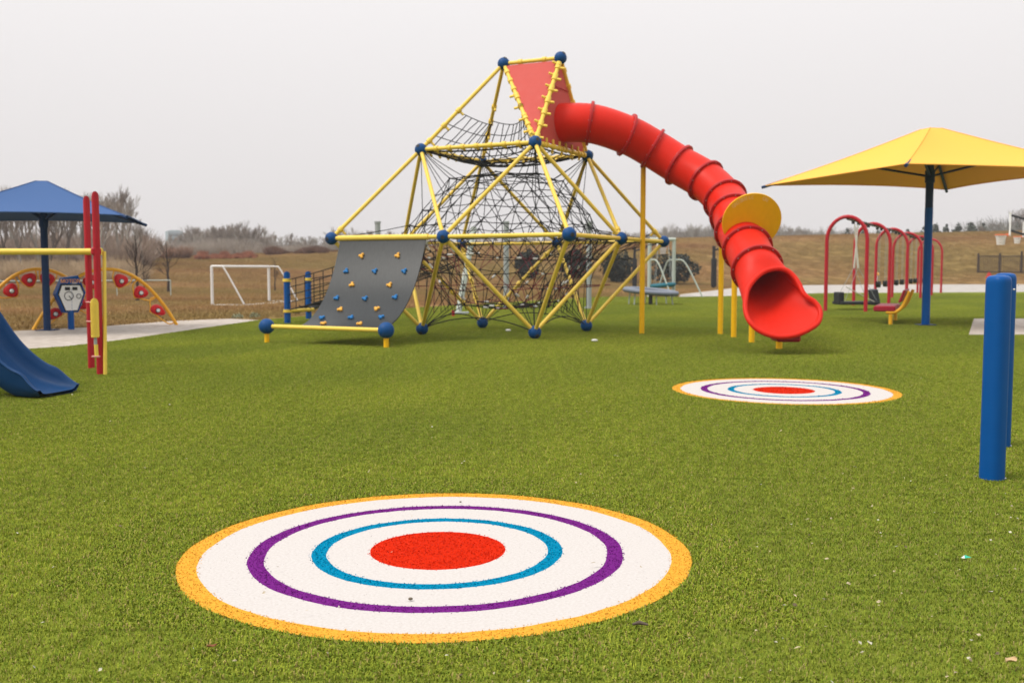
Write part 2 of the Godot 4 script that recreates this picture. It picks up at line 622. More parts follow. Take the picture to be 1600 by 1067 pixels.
func sapling_meshes() -> Array:   # a straight leader with thin rising side shoots, height 1
	var a := MB.new(); var b := MB.new()
	var pts := []; var rad := []
	for k in 9:
		pts.append(Vector3(rand(-0.012, 0.012) * k * 0.3, k / 8.0, rand(-0.012, 0.012) * k * 0.3))
		rad.append(lerpf(0.028, 0.005, k / 8.0))
	a.tube(pts, rad, 7, false)
	for k in 17:
		var f := rand(0.34, 0.95)
		var at: Vector3 = pts[int(f * 8)].lerp(pts[mini(8, int(f * 8) + 1)], f * 8 - int(f * 8))
		branch(b, at, Vector3(rand(-1, 1), rand(0.5, 1.1), rand(-1, 1)).normalized(), rand(0.13, 0.24) * (1.15 - f * 0.6), 0.0058 * (1.2 - f), 2, 0.5, [b, b, 9])
	return [a.mesh(), b.mesh()]


func tint_mat(c: Color) -> StandardMaterial3D:
	var m := mat(c.linear_to_srgb(), 0.9, null, 1.0, 0.2)
	m.vertex_color_use_as_albedo = true
	return m


func plant_tree(kinds: Array, called: String, u: float, d: float, top: float, bark: Material, twig: Material, label: String, group: String, wide := 1.0) -> void:
	var x := u * d
	var g := land(x, -d)
	var h := EYE + top * d - g
	if h < 0.6: return
	var t := thing(called, label, "tree", Vector3(x, g - 0.05, -d), group, rand(0, TAU))
	var m: Array = kinds[rng.randi() % kinds.size()]
	if called == "sapling": m = sapling_meshes()
	var w := rand(0.85, 1.25) * wide
	part(t, "trunk", m[0], bark, Transform3D(Basis.from_scale(Vector3(h * w, h, h * w)), Vector3.ZERO))
	part(t, "crown", m[1], twig, Transform3D(Basis.from_scale(Vector3(h * w, h, h * w)), Vector3.ZERO))


func treeline() -> void:
	var big := []; var slim := []
	for k in 5: big.append(bare_tree_meshes(1.0, 6, 0.62, rand(-0.12, 0.12)))
	for k in 4: slim.append(bare_tree_meshes(1.0, 6, 0.40))
	var bark := [tint_mat(Color(0.25, 0.22, 0.19)), tint_mat(Color(0.18, 0.15, 0.13)), tint_mat(Color(0.36, 0.335, 0.30))]
	var twig := [tint_mat(Color(0.31, 0.265, 0.225)), tint_mat(Color(0.24, 0.20, 0.17)), tint_mat(Color(0.40, 0.37, 0.33))]
	# the top of the tree line, as tan of the angle above the eye, over x / depth
	var top := [[-0.55, 0.076], [-0.50, 0.083], [-0.475, 0.075], [-0.44, 0.080], [-0.415, 0.072], [-0.39, 0.082], [-0.375, 0.06], [-0.365, 0.034], [-0.35, 0.026], [-0.32, 0.042], [-0.29, 0.044], [-0.27, 0.046], [-0.245, 0.035], [-0.20, 0.034], [-0.165, 0.042], [-0.13, 0.036], [-0.06, 0.031], [0.0, 0.034], [0.065, 0.036], [0.115, 0.038], [0.16, 0.044], [0.18, 0.048], [0.21, 0.047], [0.24, 0.048], [0.275, 0.046], [0.30, 0.042], [0.335, 0.042], [0.37, 0.042], [0.40, 0.039], [0.44, 0.037], [0.47, 0.042], [0.49, 0.060], [0.52, 0.058], [0.6, 0.05]]
	var zones := [
		[-0.56, -0.365, 40, 88.0, 118.0, big, "tall bare tree in the wood behind the blue shade canopy", "tall bare trees behind the blue canopy", 0.95],
		[-0.365, -0.235, 58, 160.0, 205.0, slim, "slim bare tree in the line beyond the white goal", "bare trees beyond the goal", 0.9],
		[-0.235, 0.13, 82, 165.0, 215.0, slim, "bare tree in the far line behind the rope climber", "bare trees behind the climber", 0.9],
		[0.13, 0.29, 52, 172.0, 215.0, big, "hazy bare tree on the bank beside the red tube slide", "bare trees beside the tube slide", 0.8],
		[0.29, 0.47, 46, 175.0, 220.0, big, "low hazy bare tree along the bank above the swings", "bare trees above the swings", 0.75],
		[0.47, 0.58, 10, 160.0, 185.0, big, "bare tree on the bank above the black fence", "bare trees above the fence", 0.95],
	]
	for zn in zones:
		for k in zn[2]:
			var u: float = lerpf(zn[0], zn[1], (k + rand(0.1, 0.9)) / zn[2])
			var q := rng.randi() % 3
			var tt := curve(u, top) * lerpf(zn[8], 1.04, pow(rng.randf(), 1.5)) * (0.86 if k % 3 == 1 else 1.04)
			plant_tree(zn[5], "bare_tree", u, rand(zn[3], zn[4]), tt, bark[q], twig[q], zn[6], zn[7], 0.9 if zn[5] == big else 1.2)
	bark[1] = tint_mat(Color(0.055, 0.042, 0.036))
	# young trees in the meadow
	plant_tree(slim, "sapling", -0.3765, 46.5, 0.034, bark[1], bark[1], "dark young bare tree with forked trunk in front of the wood", "", 1.0)
	plant_tree(slim, "sapling", -0.3695, 52.9, 0.010, bark[1], bark[1], "thin dark sapling just right of the forked young tree", "", 0.8)
	plant_tree(slim, "sapling", -0.345, 64.5, 0.026, bark[1], bark[1], "lone dark sapling in the meadow between the climbing arch and goal", "", 1.0)
	plant_tree(slim, "sapling", -0.238, 68.0, 0.010, bark[1], bark[1], "small sapling seen behind the right post of the white goal", "", 0.8)
	# evergreens on the bank to the right
	var cedars := [[0.335, 176.0, 0.040], [0.352, 180.0, 0.0405], [0.366, 178.0, 0.0385], [0.381, 182.0, 0.0385], [0.396, 172.0, 0.039], [0.412, 178.0, 0.0415], [0.424, 170.0, 0.045], [0.434, 174.0, 0.0435], [0.446, 171.0, 0.046], [0.459, 168.0, 0.047], [0.471, 174.0, 0.0445], [0.506, 172.0, 0.046]]
	for q in cedars:
		var x: float = q[0] * q[1]
		var g := land(x, -q[1])
		var t := thing("cedar_tree", "dark hazy evergreen cedar behind the top of the right bank", "tree", Vector3(x, g, -q[1]), "evergreens on the right bank")
		var h: float = EYE + q[2] * q[1] - g
		rod(t, "trunk", t.position, t.position + Vector3(0, h * 0.7, 0), 0.1, bark[1], 6)
		var mb := MB.new()
		var wide := rand(0.26, 0.40)
		for k in 1300:
			var f := pow(rng.randf(), 0.6)
			var y := h * (1.0 - f * 0.97)
			var a := rand(0, TAU)
			var r: float = h * wide * pow(f, 0.62) * rand(0.3, 1.0) * (1.0 + 0.3 * sin(a * 3.0 + y * 1.7))
			leaf(mb, Vector3(cos(a) * r, y + rand(-0.2, 0.2), sin(a) * r), rand(0.12, 0.34), Color(0.055, 0.068, 0.050))
		mb.n = PackedVector3Array()
		part(t, "crown", mb.mesh(), M.leaf)
	# dark round shrubs at the foot of the bank
	var said := ["dark round evergreen bush behind the back of the rope climber", "dark evergreen bush between the climber and the grey pole", "wide dark evergreen bush left of the black hoop post", "dark evergreen bush behind the pale swing frame"]
	var at := [[0.015, 95.0, 2.6, 2.4], [0.062, 97.0, 2.7, 3.2], [0.106, 94.0, 2.8, 3.2], [0.163, 92.0, 3.0, 4.6]]
	for k in 4:
		var x: float = at[k][0] * at[k][1]
		var t := thing("evergreen_bush", said[k], "bush", Vector3(x, land(x, -at[k][1]), -at[k][1]), "dark bushes at the foot of the bank")
		var st := MB.new(); var lf := MB.new()
		for s in 6:
			st.tube([Vector3(rand(-0.2, 0.2), 0, rand(-0.2, 0.2)), Vector3(rand(-0.8, 0.8), at[k][2] * 0.7, rand(-0.8, 0.8))], [0.06, 0.02], 5)
		for s in 2600:
			var dd := Vector3(rng.randfn(), rng.randfn(), rng.randfn()).normalized() * pow(rng.randf(), 0.33)
			var lump := 1.0 + 0.22 * sin(dd.x * 7.0 + k) * cos(dd.y * 6.0 + k * 2.0)
			leaf(lf, Vector3(dd.x * at[k][3] * 0.5 * lump, at[k][2] * (0.5 + 0.5 * dd.y * lump), dd.z * at[k][3] * 0.5 * lump), rand(0.07, 0.18), Color(0.028, 0.036, 0.030))
		lf.n = PackedVector3Array()
		part(t, "stem", st.mesh(), M.brown_metal)
		part(t, "foliage", lf.mesh(), M.leaf)
	# thickets: masses of twigs nobody could count
	var shrubs := []
	for q in 4:
		var b := MB.new()
		for k in 190:
			var a := rand(0, TAU); var l := rand(0.4, 1.0)
			var out := rand(0.05, 0.42)
			var p := Vector3(cos(a), 0, sin(a)) * rand(0, 0.18)
			var g := rand(0.7, 1.25)
			b.col = Color(g, g * rand(0.93, 1.0), g * rand(0.85, 1.0))
			var e := p + Vector3(cos(a) * out, l * 0.62, sin(a) * out)
			b.tube([p, e, e + Vector3(cos(a + 1) * out * 0.5 + rand(-0.1, 0.1), l * 0.38, sin(a + 1) * out * 0.5)], [0.007, 0.0045, 0.002], 3, false)
		shrubs.append(b.mesh())
	var xf := [[], [], [], []]; var cl := [[], [], [], []]
	var red := [[], []]
	var bands := [
		[-0.58, -0.365, 300, 92.0, 122.0, 1.6, 3.2, Color(0.40, 0.315, 0.26)], [-0.58, -0.37, 260, 76.0, 92.0, 0.7, 1.5, Color(0.46, 0.35, 0.23)],
		[-0.365, -0.2, 300, 150.0, 175.0, 2.2, 4.8, Color(0.37, 0.32, 0.275)], [-0.2, 0.13, 360, 150.0, 180.0, 0.9, 2.2, Color(0.29, 0.262, 0.235)],
		[0.13, 0.33, 300, 165.0, 195.0, 4.2, 6.6, Color(0.30, 0.285, 0.26)], [0.33, 0.6, 300, 165.0, 200.0, 4.8, 7.2, Color(0.27, 0.27, 0.25)],
		[-0.40, -0.325, 60, 116.0, 130.0, 0.6, 1.5, Color(0.33, 0.20, 0.14)],
	]
	for b in bands:
		for k in b[2]:
			var u := rand(b[0], b[1]); var d := rand(b[3], b[4])
			var s := rand(b[5], b[6]) * (1.0 if rng.randf() < 0.8 else 1.3)
			if d > 148.0: s = maxf(0.5, EYE + curve(u, top) * (0.66 if u < 0.13 else 0.80) * rand(0.72, 1.12) * d - land(u * d, -d))
			var q := rng.randi() % 4
			xf[q].append(Transform3D(Basis(Vector3.UP, rand(0, TAU)).scaled_local(Vector3(s * 1.3, s, s * 1.3)), Vector3(u * d, land(u * d, -d) - 0.05, -d)))
			cl[q].append(b[7] * rand(0.75, 1.25))
	var t := thing("thicket", "dense grey brown leafless thicket under the line of bare trees", "thicket")
	t.set_meta("kind", "stuff")
	for q in 4: many(t, "brushwood", shrubs[q], M.twigs, xf[q], cl[q])
	# the low red-brown hedge on the rise behind the goal
	for k in 210:
		var u := lerpf(-0.318, -0.255, rng.randf()) ; var d := rand(112.0, 119.0)
		var s := rand(0.35, 0.85) * (0.75 + 0.45 * sin(u * 130.0 + 1.0) * sin(u * 410.0))
		red[0].append(Transform3D(Basis(Vector3.UP, rand(0, TAU)).scaled_local(Vector3(s * 1.2, s, s * 1.2)), Vector3(u * d, land(u * d, -d) - 0.05, -d)))
		red[1].append(Color(0.34, 0.14, 0.085) * rand(0.6, 1.4))
	for k in 160:
		var u := lerpf(-0.245, -0.17, rng.randf()) ; var d := rand(118.0, 126.0)
		var s := rand(0.4, 1.0) * (0.75 + 0.45 * sin(u * 150.0))
		red[0].append(Transform3D(Basis(Vector3.UP, rand(0, TAU)).scaled_local(Vector3(s * 1.4, s, s * 1.4)), Vector3(u * d, land(u * d, -d) - 0.05, -d)))
		red[1].append(Color(0.16, 0.09, 0.065) * rand(0.7, 1.3))
	t = thing("red_hedge", "low red brown hedge of bare shrubs on the rise behind the goal", "hedge")
	t.set_meta("kind", "stuff")
	many(t, "brushwood", shrubs[0], M.twigs, red[0], red[1])
	# tall office block far off in the haze
	var bx := -0.338 * 620.0
	t = thing("office_building", "tall pale blue glass building far off in the haze", "building", Vector3(bx, 0, -620))
	crate(t, "tower", Vector3(bx, 12.3, -620), Vector3(9, 24.6, 9), M.building, Basis(Vector3.UP, 0.5), 0.1)
	crate(t, "roof", Vector3(bx, 24.9, -620), Vector3(6, 0.6, 6), M.grey_metal, Basis(Vector3.UP, 0.5), 0.05)
	var bb := Basis(Vector3.UP, 0.5)
	for f in 2:
		for fl in 8:
			var o := Vector3(bx, 2.0 + fl * 2.9, -620) + bb * (Vector3(0, 0, 4.53) if f == 0 else Vector3(4.53, 0, 0))
			crate(t, "window", o, Vector3(8.0, 1.5, 0.12) if f == 0 else Vector3(0.12, 1.5, 8.0), M.window_glass, bb, 0.02)


func leaf(mb: MB, p: Vector3, s: float, c: Color) -> void:
	var a := Vector3(rng.randfn(), rng.randfn(), rng.randfn()).normalized()
	var b := a.cross(Vector3(rng.randfn(), rng.randfn(), rng.randfn())).normalized()
	mb.col = c * rand(0.6, 1.5)
	mb.raw(p - a * s, p + b * s * 0.6, p + a * s)
	mb.raw(p - a * s, p - b * s * 0.6 + a * s * 0.2, p + a * s)


# ---------------------------------------------------------------- turf
func blade(mb: MB, p: Vector3, l: float, w: float) -> void:
	var a := rand(0, TAU)
	var f := Vector3(cos(a), 0, sin(a))
	var s := Vector3(-f.z, 0, f.x) * w * 0.5
	var lean := rand(0.15, 0.95)
	var p1 := p + f * l * 0.35 * lean + Vector3(0, l * 0.55, 0)
	var p2 := p + f * l * (0.75 * lean + 0.15) + Vector3(0, l * (0.95 - 0.5 * lean), 0)
	mb.raw(p - s, p + s, p1 + s * 0.8)
	mb.raw(p - s, p1 + s * 0.8, p1 - s * 0.8)
	mb.raw(p1 - s * 0.8, p1 + s * 0.8, p2)


func turf_colour() -> Color:
	var q := rng.randf()
	var g := rand(0.75, 1.25)
	if q < 0.10: return Color(0.34, 0.27, 0.10) * g
	if q < 0.42: return Color(0.150, 0.215, 0.024) * g
	return Color(0.244, 0.282, 0.034) * g


func in_spot(x: float, z: float, grow := 0.0) -> bool:
	return Vector2(x - SPOT_A.x, z - SPOT_A.z).length() < SPOT_R[0] + grow or Vector2(x - SPOT_B.x, z - SPOT_B.z).length() < SPOT_R[1] + grow


func turf() -> void:
	var cell := 0.5
	var roots := []; var meshes := []
	for q in 3:
		var b := MB.new(); var rs := []
		var clump := FastNoiseLite.new(); clump.seed = q; clump.frequency = 7.0; clump.fractal_octaves = 2
		for k in 3500:
			var p := Vector3(rand(-0.26, 0.26), -0.006, rand(-0.26, 0.26))
			rs.append(p)
			b.col = turf_colour()
			b.col *= 1.0 + 0.26 * clump.get_noise_2d(p.x, p.z)
			blade(b, p, rand(0.014, 0.028) * (1.0 + 0.22 * clump.get_noise_2d(p.x + 9.0, p.z)), rand(0.0027, 0.0047))
		b.n = PackedVector3Array()
		meshes.append(b.mesh())
		roots.append(rs)
	var hue := FastNoiseLite.new(); hue.seed = 8; hue.frequency = 0.22; hue.fractal_octaves = 3
	var xf := [[], [], []]; var cl := [[], [], []]
	var edge := MB.new()
	var iz := 0
	while iz < 116:
		var z := -2.3 - iz * cell
		var half := -z * 0.60 + 2.6
		var ix := int(floor(-half / cell))
		while ix * cell < half:
			var x := ix * cell
			var inside := 0
			for k in 4:
				var q := Vector2(x + (0.27 if k % 2 else -0.27), z + (0.27 if k > 1 else -0.27))
				if Geometry2D.is_point_in_polygon(q, turf_poly) and not Geometry2D.is_point_in_polygon(q, pad_poly): inside += 1
			var near_spot := in_spot(x, z, 0.42)
			if inside == 4 and not near_spot:
				var q := rng.randi() % 3
				var rot := rng.randi() % 4
				var n := hue.get_noise_2d(x + z * 0.4, z * 0.5)
				xf[q].append(Transform3D(Basis(Vector3.UP, rot * PI / 2 + rand(-0.05, 0.05)).scaled_local(Vector3(1, 1.0 + 0.2 * n, 1)), Vector3(x, 0, z)))
				cl[q].append(Color(1.0 + 0.30 * n, 1.0 + 0.24 * n, 1.0 + 0.15 * n))
			elif inside > 0 and not in_spot(x, z, -0.5):
				var rs: Array = roots[rng.randi() % 3]
				var step := 1 if z > -14.0 else (4 if z > -34.0 else 12)
				for k in range(0, rs.size(), step):
					var p: Vector3 = rs[k] + Vector3(x, 0, z)
					if absf(p.x - x) > 0.25 or absf(p.z - z) > 0.25 or in_spot(p.x, p.z, rand(-0.004, 0.008)): continue
					if inside < 4:
						var q := Vector2(p.x, p.z)
						if not Geometry2D.is_point_in_polygon(q, turf_poly) or Geometry2D.is_point_in_polygon(q, pad_poly): continue
					edge.col = turf_colour()
					blade(edge, p, rand(0.016, 0.030), rand(0.004, 0.0065) * (1.0 if step == 1 else 2.2))
			ix += 1
		iz += 1
	var t := thing("artificial_turf", "short green artificial turf blades across the whole playground", "artificial turf")
	t.set_meta("kind", "stuff")
	for q in 3: many(t, "turf_patch", meshes[q], M.turf_blade, xf[q], cl[q])
	edge.n = PackedVector3Array()
	part(t, "turf_edge", edge.mesh(), M.turf_blade, Transform3D(), "stuff")


func targets() -> void:
	var said := ["large round turf target with coloured rings in the near foreground", "smaller looking round turf target farther off in front of the slide mouth"]
	var rings := [
		["red_centre", 0.0, 0.27, Color(0.52, 0.020, 0.007)], ["white_ring", 0.27, 0.44, Color(0.52, 0.497, 0.48)], ["blue_ring", 0.44, 0.498, Color(0.003, 0.19, 0.34)],
		["white_ring", 0.498, 0.677, Color(0.52, 0.497, 0.48)], ["purple_ring", 0.677, 0.739, Color(0.145, 0.016, 0.18)], ["white_ring", 0.739, 0.922, Color(0.52, 0.497, 0.48)], ["yellow_ring", 0.922, 1.0, Color(0.63, 0.325, 0.042)],
	]
	for w in 2:
		var o: Vector3 = [SPOT_A, SPOT_B][w]
		var t := thing("turf_target", said[w], "turf target", o, "round turf targets")
		var wob := FastNoiseLite.new(); wob.seed = 4 + w; wob.frequency = 0.4
		for g in rings:
			var base := MB.new()
			base.col = g[3]
			var pts := []
			for r in [g[1], g[2]]:
				var row := []
				for s in 96:
					var a := TAU * s / 96
					var rr: float = r * SPOT_R[w] * (1.0 + 0.010 * wob.get_noise_2d(cos(a) * 9, sin(a) * 9 + r * 9))
					row.append(Vector3(cos(a) * rr, -0.001, sin(a) * rr))
				pts.append(row)
			base.grid(pts, true)
			var p := part(t, g[0], base.mesh(), M.target_base)
			var fib := MB.new()
			var area: float = PI * (g[2] * g[2] - g[1] * g[1]) * SPOT_R[w] * SPOT_R[w]
			for k in int(area * (7600.0 if w == 0 else 3000.0) * (0.5 if g[0] == "white_ring" else 1.0)):
				var r: float = sqrt(lerpf(g[1] * g[1], g[2] * g[2], rng.randf())) * SPOT_R[w] + (rand(-0.006, 0.006) if g[0] == "white_ring" else rand(-0.015, 0.015))
				var a := rand(0, TAU)
				r *= 1.0 + 0.006 * wob.get_noise_2d(cos(a) * 6, sin(a) * 6 + r * 6)
				var q := rand(0.95, 1.06) if g[0] == "white_ring" else rand(0.82, 1.14)
				fib.col = g[3] * q
				blade(fib, Vector3(cos(a) * r, -0.004, sin(a) * r), (rand(0.003, 0.006) if g[0] == "white_ring" else rand(0.007, 0.013)), rand(0.004, 0.008) * (1.0 if w == 0 else 1.6))
			fib.n = PackedVector3Array()
			part(p, "turf_fibre", fib.mesh(), M.target_blade, Transform3D(), "stuff")


# ---------------------------------------------------------------- rope climber
const CB := Vector3(-0.13, 0, -23.22)
var node := {}


func clamp_mesh() -> ArrayMesh:   # a collar with an ear, axis along y, ear along x
	if not rods.has("clamp"):
		var mb := MB.new()
		mb.tube([Vector3(0, -0.045, 0), Vector3(0, 0.045, 0)], 0.064, 12)
		mb.box(Vector3(0.11, 0, 0), Basis(), Vector3(0.09, 0.05, 0.045), 0.008)
		rods["clamp"] = mb.mesh()
	return rods["clamp"]


func clamp_on(t: Node3D, bar: Node3D, a: Vector3, b: Vector3, f: float, ear: Vector3, m: Material) -> void:
	var y := (b - a).normalized()
	var x := (ear - y * ear.dot(y)).normalized()
	var bs := Basis(x, y, x.cross(y))
	var w := Transform3D(bs, a.lerp(b, f) - t.position)
	part(bar, "clamp", clamp_mesh(), m, bar.transform.affine_inverse() * w)


func net_line(mb: MB, a: Vector3, b: Vector3, sag: float, r := 0.011, n := 6, toward := Vector3.DOWN) -> void:
	var pts := []
	for k in n + 1:
		var f := float(k) / n
		pts.append(a.lerp(b, f) + toward * sag * 4.0 * f * (1.0 - f))
	mb.tube(pts, r, 5, false)


func climber() -> void:
	var L := 2.013
	var ang := 5.971
	for k in 4:
		var t := ang + k * PI / 2
		var d := Vector3(cos(t), 0, sin(t))
		node["U%d" % k] = CB + d * L + Vector3(0, 4.166, 0)
		node["G%d" % k] = CB + d * L + Vector3(0, 0.140, 0)
		node["C%d" % k] = CB + d * 4.036 + Vector3(0, 2.162, 0)
		var e := Vector3(cos(t + PI / 4), 0, sin(t + PI / 4))
		node["M%d" % k] = CB + e * 2.835 + Vector3(0, 2.162, 0)
	node.T1 = Vector3(-0.19, 6.178, -23.19)
	node.T2 = Vector3(1.084, 6.186, -22.605)
	# k: 0 right, 1 near, 2 left, 3 back
	var t := thing("rope_climber", "tall yellow tube pyramid climber with blue ball joints and black rope nets", "climbing frame", CB)
	var bars := {}
	var list := [["T1", "U2"], ["T1", "U3"], ["T1", "U1"], ["T1", "T2"], ["T2", "U1"], ["T2", "U0"]]
	for k in 4:
		list.append(["U%d" % k, "U%d" % ((k + 1) % 4)])
		list.append(["C%d" % k, "M%d" % k])
		list.append(["M%d" % k, "C%d" % ((k + 1) % 4)])
		for g in ["U", "G"]:
			list.append([g + str(k), "C%d" % k])
			list.append([g + str(k), "M%d" % k])
			list.append([g + str(k), "M%d" % ((k + 3) % 4)])
	for q in list:
		bars[q[0] + q[1]] = rod(t, "bar", node[q[0]], node[q[1]], 0.0435, M.yellow)
	for k in node: blob(t, "ball_joint", node[k], 0.142, M.ball_blue)
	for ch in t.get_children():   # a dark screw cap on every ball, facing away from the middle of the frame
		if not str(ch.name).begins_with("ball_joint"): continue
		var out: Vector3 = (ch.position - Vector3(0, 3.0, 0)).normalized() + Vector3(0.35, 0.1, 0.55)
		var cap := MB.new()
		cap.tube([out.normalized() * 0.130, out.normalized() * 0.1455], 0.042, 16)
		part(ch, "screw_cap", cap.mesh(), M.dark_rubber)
	# clamps
	var near: Vector3 = node.U1
	for q in [["T1", "U1", 0.12, 0.9, 8, Vector3(1, 0.2, 0)], ["T1", "U1", 0.42, 0.86, 4, Vector3(-1, -0.2, 0)], ["T2", "U1", 0.08, 0.92, 7, Vector3(-1, 0.2, 0.3)], ["T2", "U1", 0.12, 0.94, 7, Vector3(1, -0.2, 0.2)], ["T1", "T2", 0.3, 0.72, 2, Vector3(0, -1, 0)], ["T2", "U0", 0.12, 0.6, 4, Vector3(-1, -0.1, 0.3)],
			["U0", "U1", 0.08, 0.92, 8, Vector3(0, 1, 0)], ["U0", "U1", 0.15, 0.85, 5, Vector3(-0.3, -1, 0)], ["U1", "U2", 0.14, 0.86, 7, Vector3(0, -0.6, -1)], ["U2", "U3", 0.12, 0.9, 7, Vector3(0.3, -0.8, 0.5)], ["U3", "U0", 0.12, 0.88, 6, Vector3(0, -0.6, 1)],
			["T1", "U2", 0.55, 0.9, 3, Vector3(1, -0.5, 0)], ["T1", "U3", 0.42, 0.86, 4, Vector3(0.3, -0.4, 1)],
			["G3", "M2", 0.25, 0.8, 5, Vector3(0, 0, 1)], ["G3", "C3", 0.3, 0.9, 4, Vector3(0, 0, 1)], ["G3", "M3", 0.3, 0.85, 4, Vector3(0, 0, 1)], ["U2", "C2", 0.9, 0.92, 1, Vector3(0.4, -1, 0)], ["U0", "M0", 0.9, 0.92, 1, Vector3(-0.4, -1, 0)], ["U0", "C0", 0.88, 0.92, 1, Vector3(-0.5, -1, 0)]]:
		var a: Vector3 = node[q[0]]; var b: Vector3 = node[q[1]]
		for k in q[4]:
			clamp_on(t, bars[q[0] + q[1]], a, b, lerpf(q[2], q[3], (k + 0.0) / maxf(1, q[4] - 1)), q[5], M.yellow)
	# red panels
	var c1: Vector3 = (node.T1 + node.T2 + node.U1) / 3.0
	var mb := MB.new()
	var tri := []
	for k in ["T1", "T2", "U1"]: tri.append(node[k] + (c1 - node[k]) * 0.105)
	mb.slab(tri, (tri[1] - tri[0]).cross(tri[2] - tri[0]).normalized(), 0.025)
	wpart(t, "red_panel", mb, M.panel_red)
	var c2: Vector3 = (node.T2 + node.U0 + node.U1) / 3.0
	tri = []
	for k in ["T2", "U0", "U1"]: tri.append(node[k] + (c2 - node[k]) * 0.10)
	var nn: Vector3 = (tri[1] - tri[0]).cross(tri[2] - tri[0]).normalized()
	if nn.x < 0: nn = -nn
	mb = MB.new()
	holed(mb, tri, Vector3(1.10, 4.77, -22.585), nn, 0.40, 0.025)
	var pan := wpart(t, "red_panel", mb, M.panel_red)
	mb = MB.new()   # the joint where the panel is made of two boards
	var s0: Vector3 = tri[0].lerp(tri[1], 0.30) + nn * 0.016; var s1: Vector3 = tri[0].lerp(tri[2], 0.30) + nn * 0.016
	mb.tube([s0, s1], 0.012, 4)
	part(pan, "joint_strip", mb.mesh(CB), M.frame_red)
	nets(t)
	# the rubber climbing mat
	var A: Vector3 = node.C2 - Vector3(0, 0.03, 0); var B: Vector3 = node.M1 - Vector3(0, 0.03, 0)
	var C := Vector3(-5.0, 0.33, -20.24); var D := Vector3(-2.4, 0.33, -18.92)
	rod(t, "mat_bar", A.lerp(B, 0.07) + Vector3(0, 0.03, 0.0), A.lerp(B, 0.875) + Vector3(0, 0.03, 0.0), 0.062, M.yellow)
	rod(t, "mat_bar", C, D, 0.043, M.yellow)
	for p in [C, D]:
		blob(t, "ball_joint", p, 0.158, M.ball_blue)
		rod(t, "leg", Vector3(p.x, 0, p.z), p, 0.05, M.deep_yellow)
	var top := []; var bot := []
	for q in 41:
		var r1 := []; var r2 := []
		var tt := q / 40.0
		for s in 25:
			var w := mat_point(A, B, C, D, s / 24.0, tt)
			r1.append(w[0] + w[1] * 0.012)
			r2.append(w[0] - w[1] * 0.012)
		top.append(r1); bot.append(r2)
	mb = MB.new()
	mb.grid(top); mb.grid(bot)
	for q in 40:
		for s in [0, 24]:
			mb.quad(top[q][s], top[q + 1][s], bot[q + 1][s], bot[q][s], (B - A) * (1.0 if s else -1.0))
	var rm := wpart(t, "climbing_mat", mb, M.mat_rubber)
	var hold := MB.new()
	for k in 3:
		var a := TAU * k / 3 + 0.5
		hold.ball(Vector3(cos(a) * 0.041, 0.020, sin(a) * 0.041), Vector3(0.031, 0.032, 0.031), Basis(), 10, 6)
	hold.ball(Vector3(0, 0.02, 0), Vector3(0.04, 0.03, 0.04), Basis(), 8, 5)
	var hm := hold.mesh()
	var spots := [[0.30, 0.12, 0], [0.72, 0.12, 0], [0.28, 0.36, 0], [0.72, 0.36, 0], [0.28, 0.64, 0], [0.70, 0.62, 0], [0.24, 0.90, 0], [0.66, 0.88, 0],
		[0.16, 0.24, 1], [0.5, 0.24, 1], [0.84, 0.24, 1], [0.16, 0.5, 1], [0.5, 0.5, 1], [0.84, 0.48, 1], [0.14, 0.78, 1], [0.48, 0.76, 1], [0.82, 0.74, 1]]
	for s in spots:
		var w := mat_point(A, B, C, D, s[0], s[1])
		part(rm, "climbing_hold", hm, M.hold_blue if s[2] else M.hold_yellow, Transform3D(along(w[1]) * Basis(Vector3.UP, rand(-0.5, 0.5)), w[0] + w[1] * 0.012 - CB))
	# rope ramp on two blue posts, tied to the back left of the frame
	var r := thing("rope_ramp", "sloping rope net ramp on two short blue posts with yellow collars left of climber", "rope net", Vector3(-6.15, 0, -28.6))
	var pa := Vector3(-6.19, 0, -27.40); var pb := Vector3(-6.11, 0, -29.86)
	for p in [pa, pb]:
		var post := MB.new()
		post.tube([p, p + Vector3(0, 1.36, 0), p + Vector3(0, 1.40, 0), p + Vector3(0, 1.425, 0)], [0.088, 0.088, 0.07, 0.02], 16)
		var po := wpart(r, "post", post, M.post_blue)
		var col := MB.new()
		col.tube([p + Vector3(0, 1.14, 0), p + Vector3(0, 1.155, 0), p + Vector3(0, 1.215, 0), p + Vector3(0, 1.23, 0)], [0.10, 0.118, 0.118, 0.10], 16)
		part(po, "collar", col.mesh(r.position), M.yellow)
		var c3 := MB.new()
		c3.tube([p + Vector3(0, 0.30, 0), p + Vector3(0, 0.38, 0)], 0.112, 16)
		part(po, "collar", c3.mesh(r.position), M.yellow)
	rod(r, "step_bar", pa + Vector3(0.05, 0.34, 0), pa + Vector3(0.62, 0.36, -0.5), 0.05, M.yellow)
	rod(r, "rubber_sleeve", pa + Vector3(0.50, 0.36, -0.4), pb + Vector3(0.35, 0.40, 0.6), 0.085, M.black_plastic)
	var net := MB.new()
	var e0: Vector3 = node.M2; var e1: Vector3 = node.C3
	for side in 2:
		var p: Vector3 = [pa, pb][side]; var e: Vector3 = [e0, e1][side]
		var lo := e - Vector3(0, 0.55, 0)
		for k in 5:
			var f := k / 4.0
			net_line(net, p + Vector3(0, lerpf(0.36, 1.18, f), 0), lo.lerp(e, f), 0.10 * (1 - f) + 0.06, 0.013, 8)
		for k in range(1, 12):
			var f := k / 12.0
			net_line(net, p.lerp(lo, f) + Vector3(0, 0.36 * (1 - f) - 0.06, 0), (p + Vector3(0, 1.18, 0)).lerp(e, f) - Vector3(0, 0.22 * f * (1 - f), 0), 0.0, 0.013, 2)
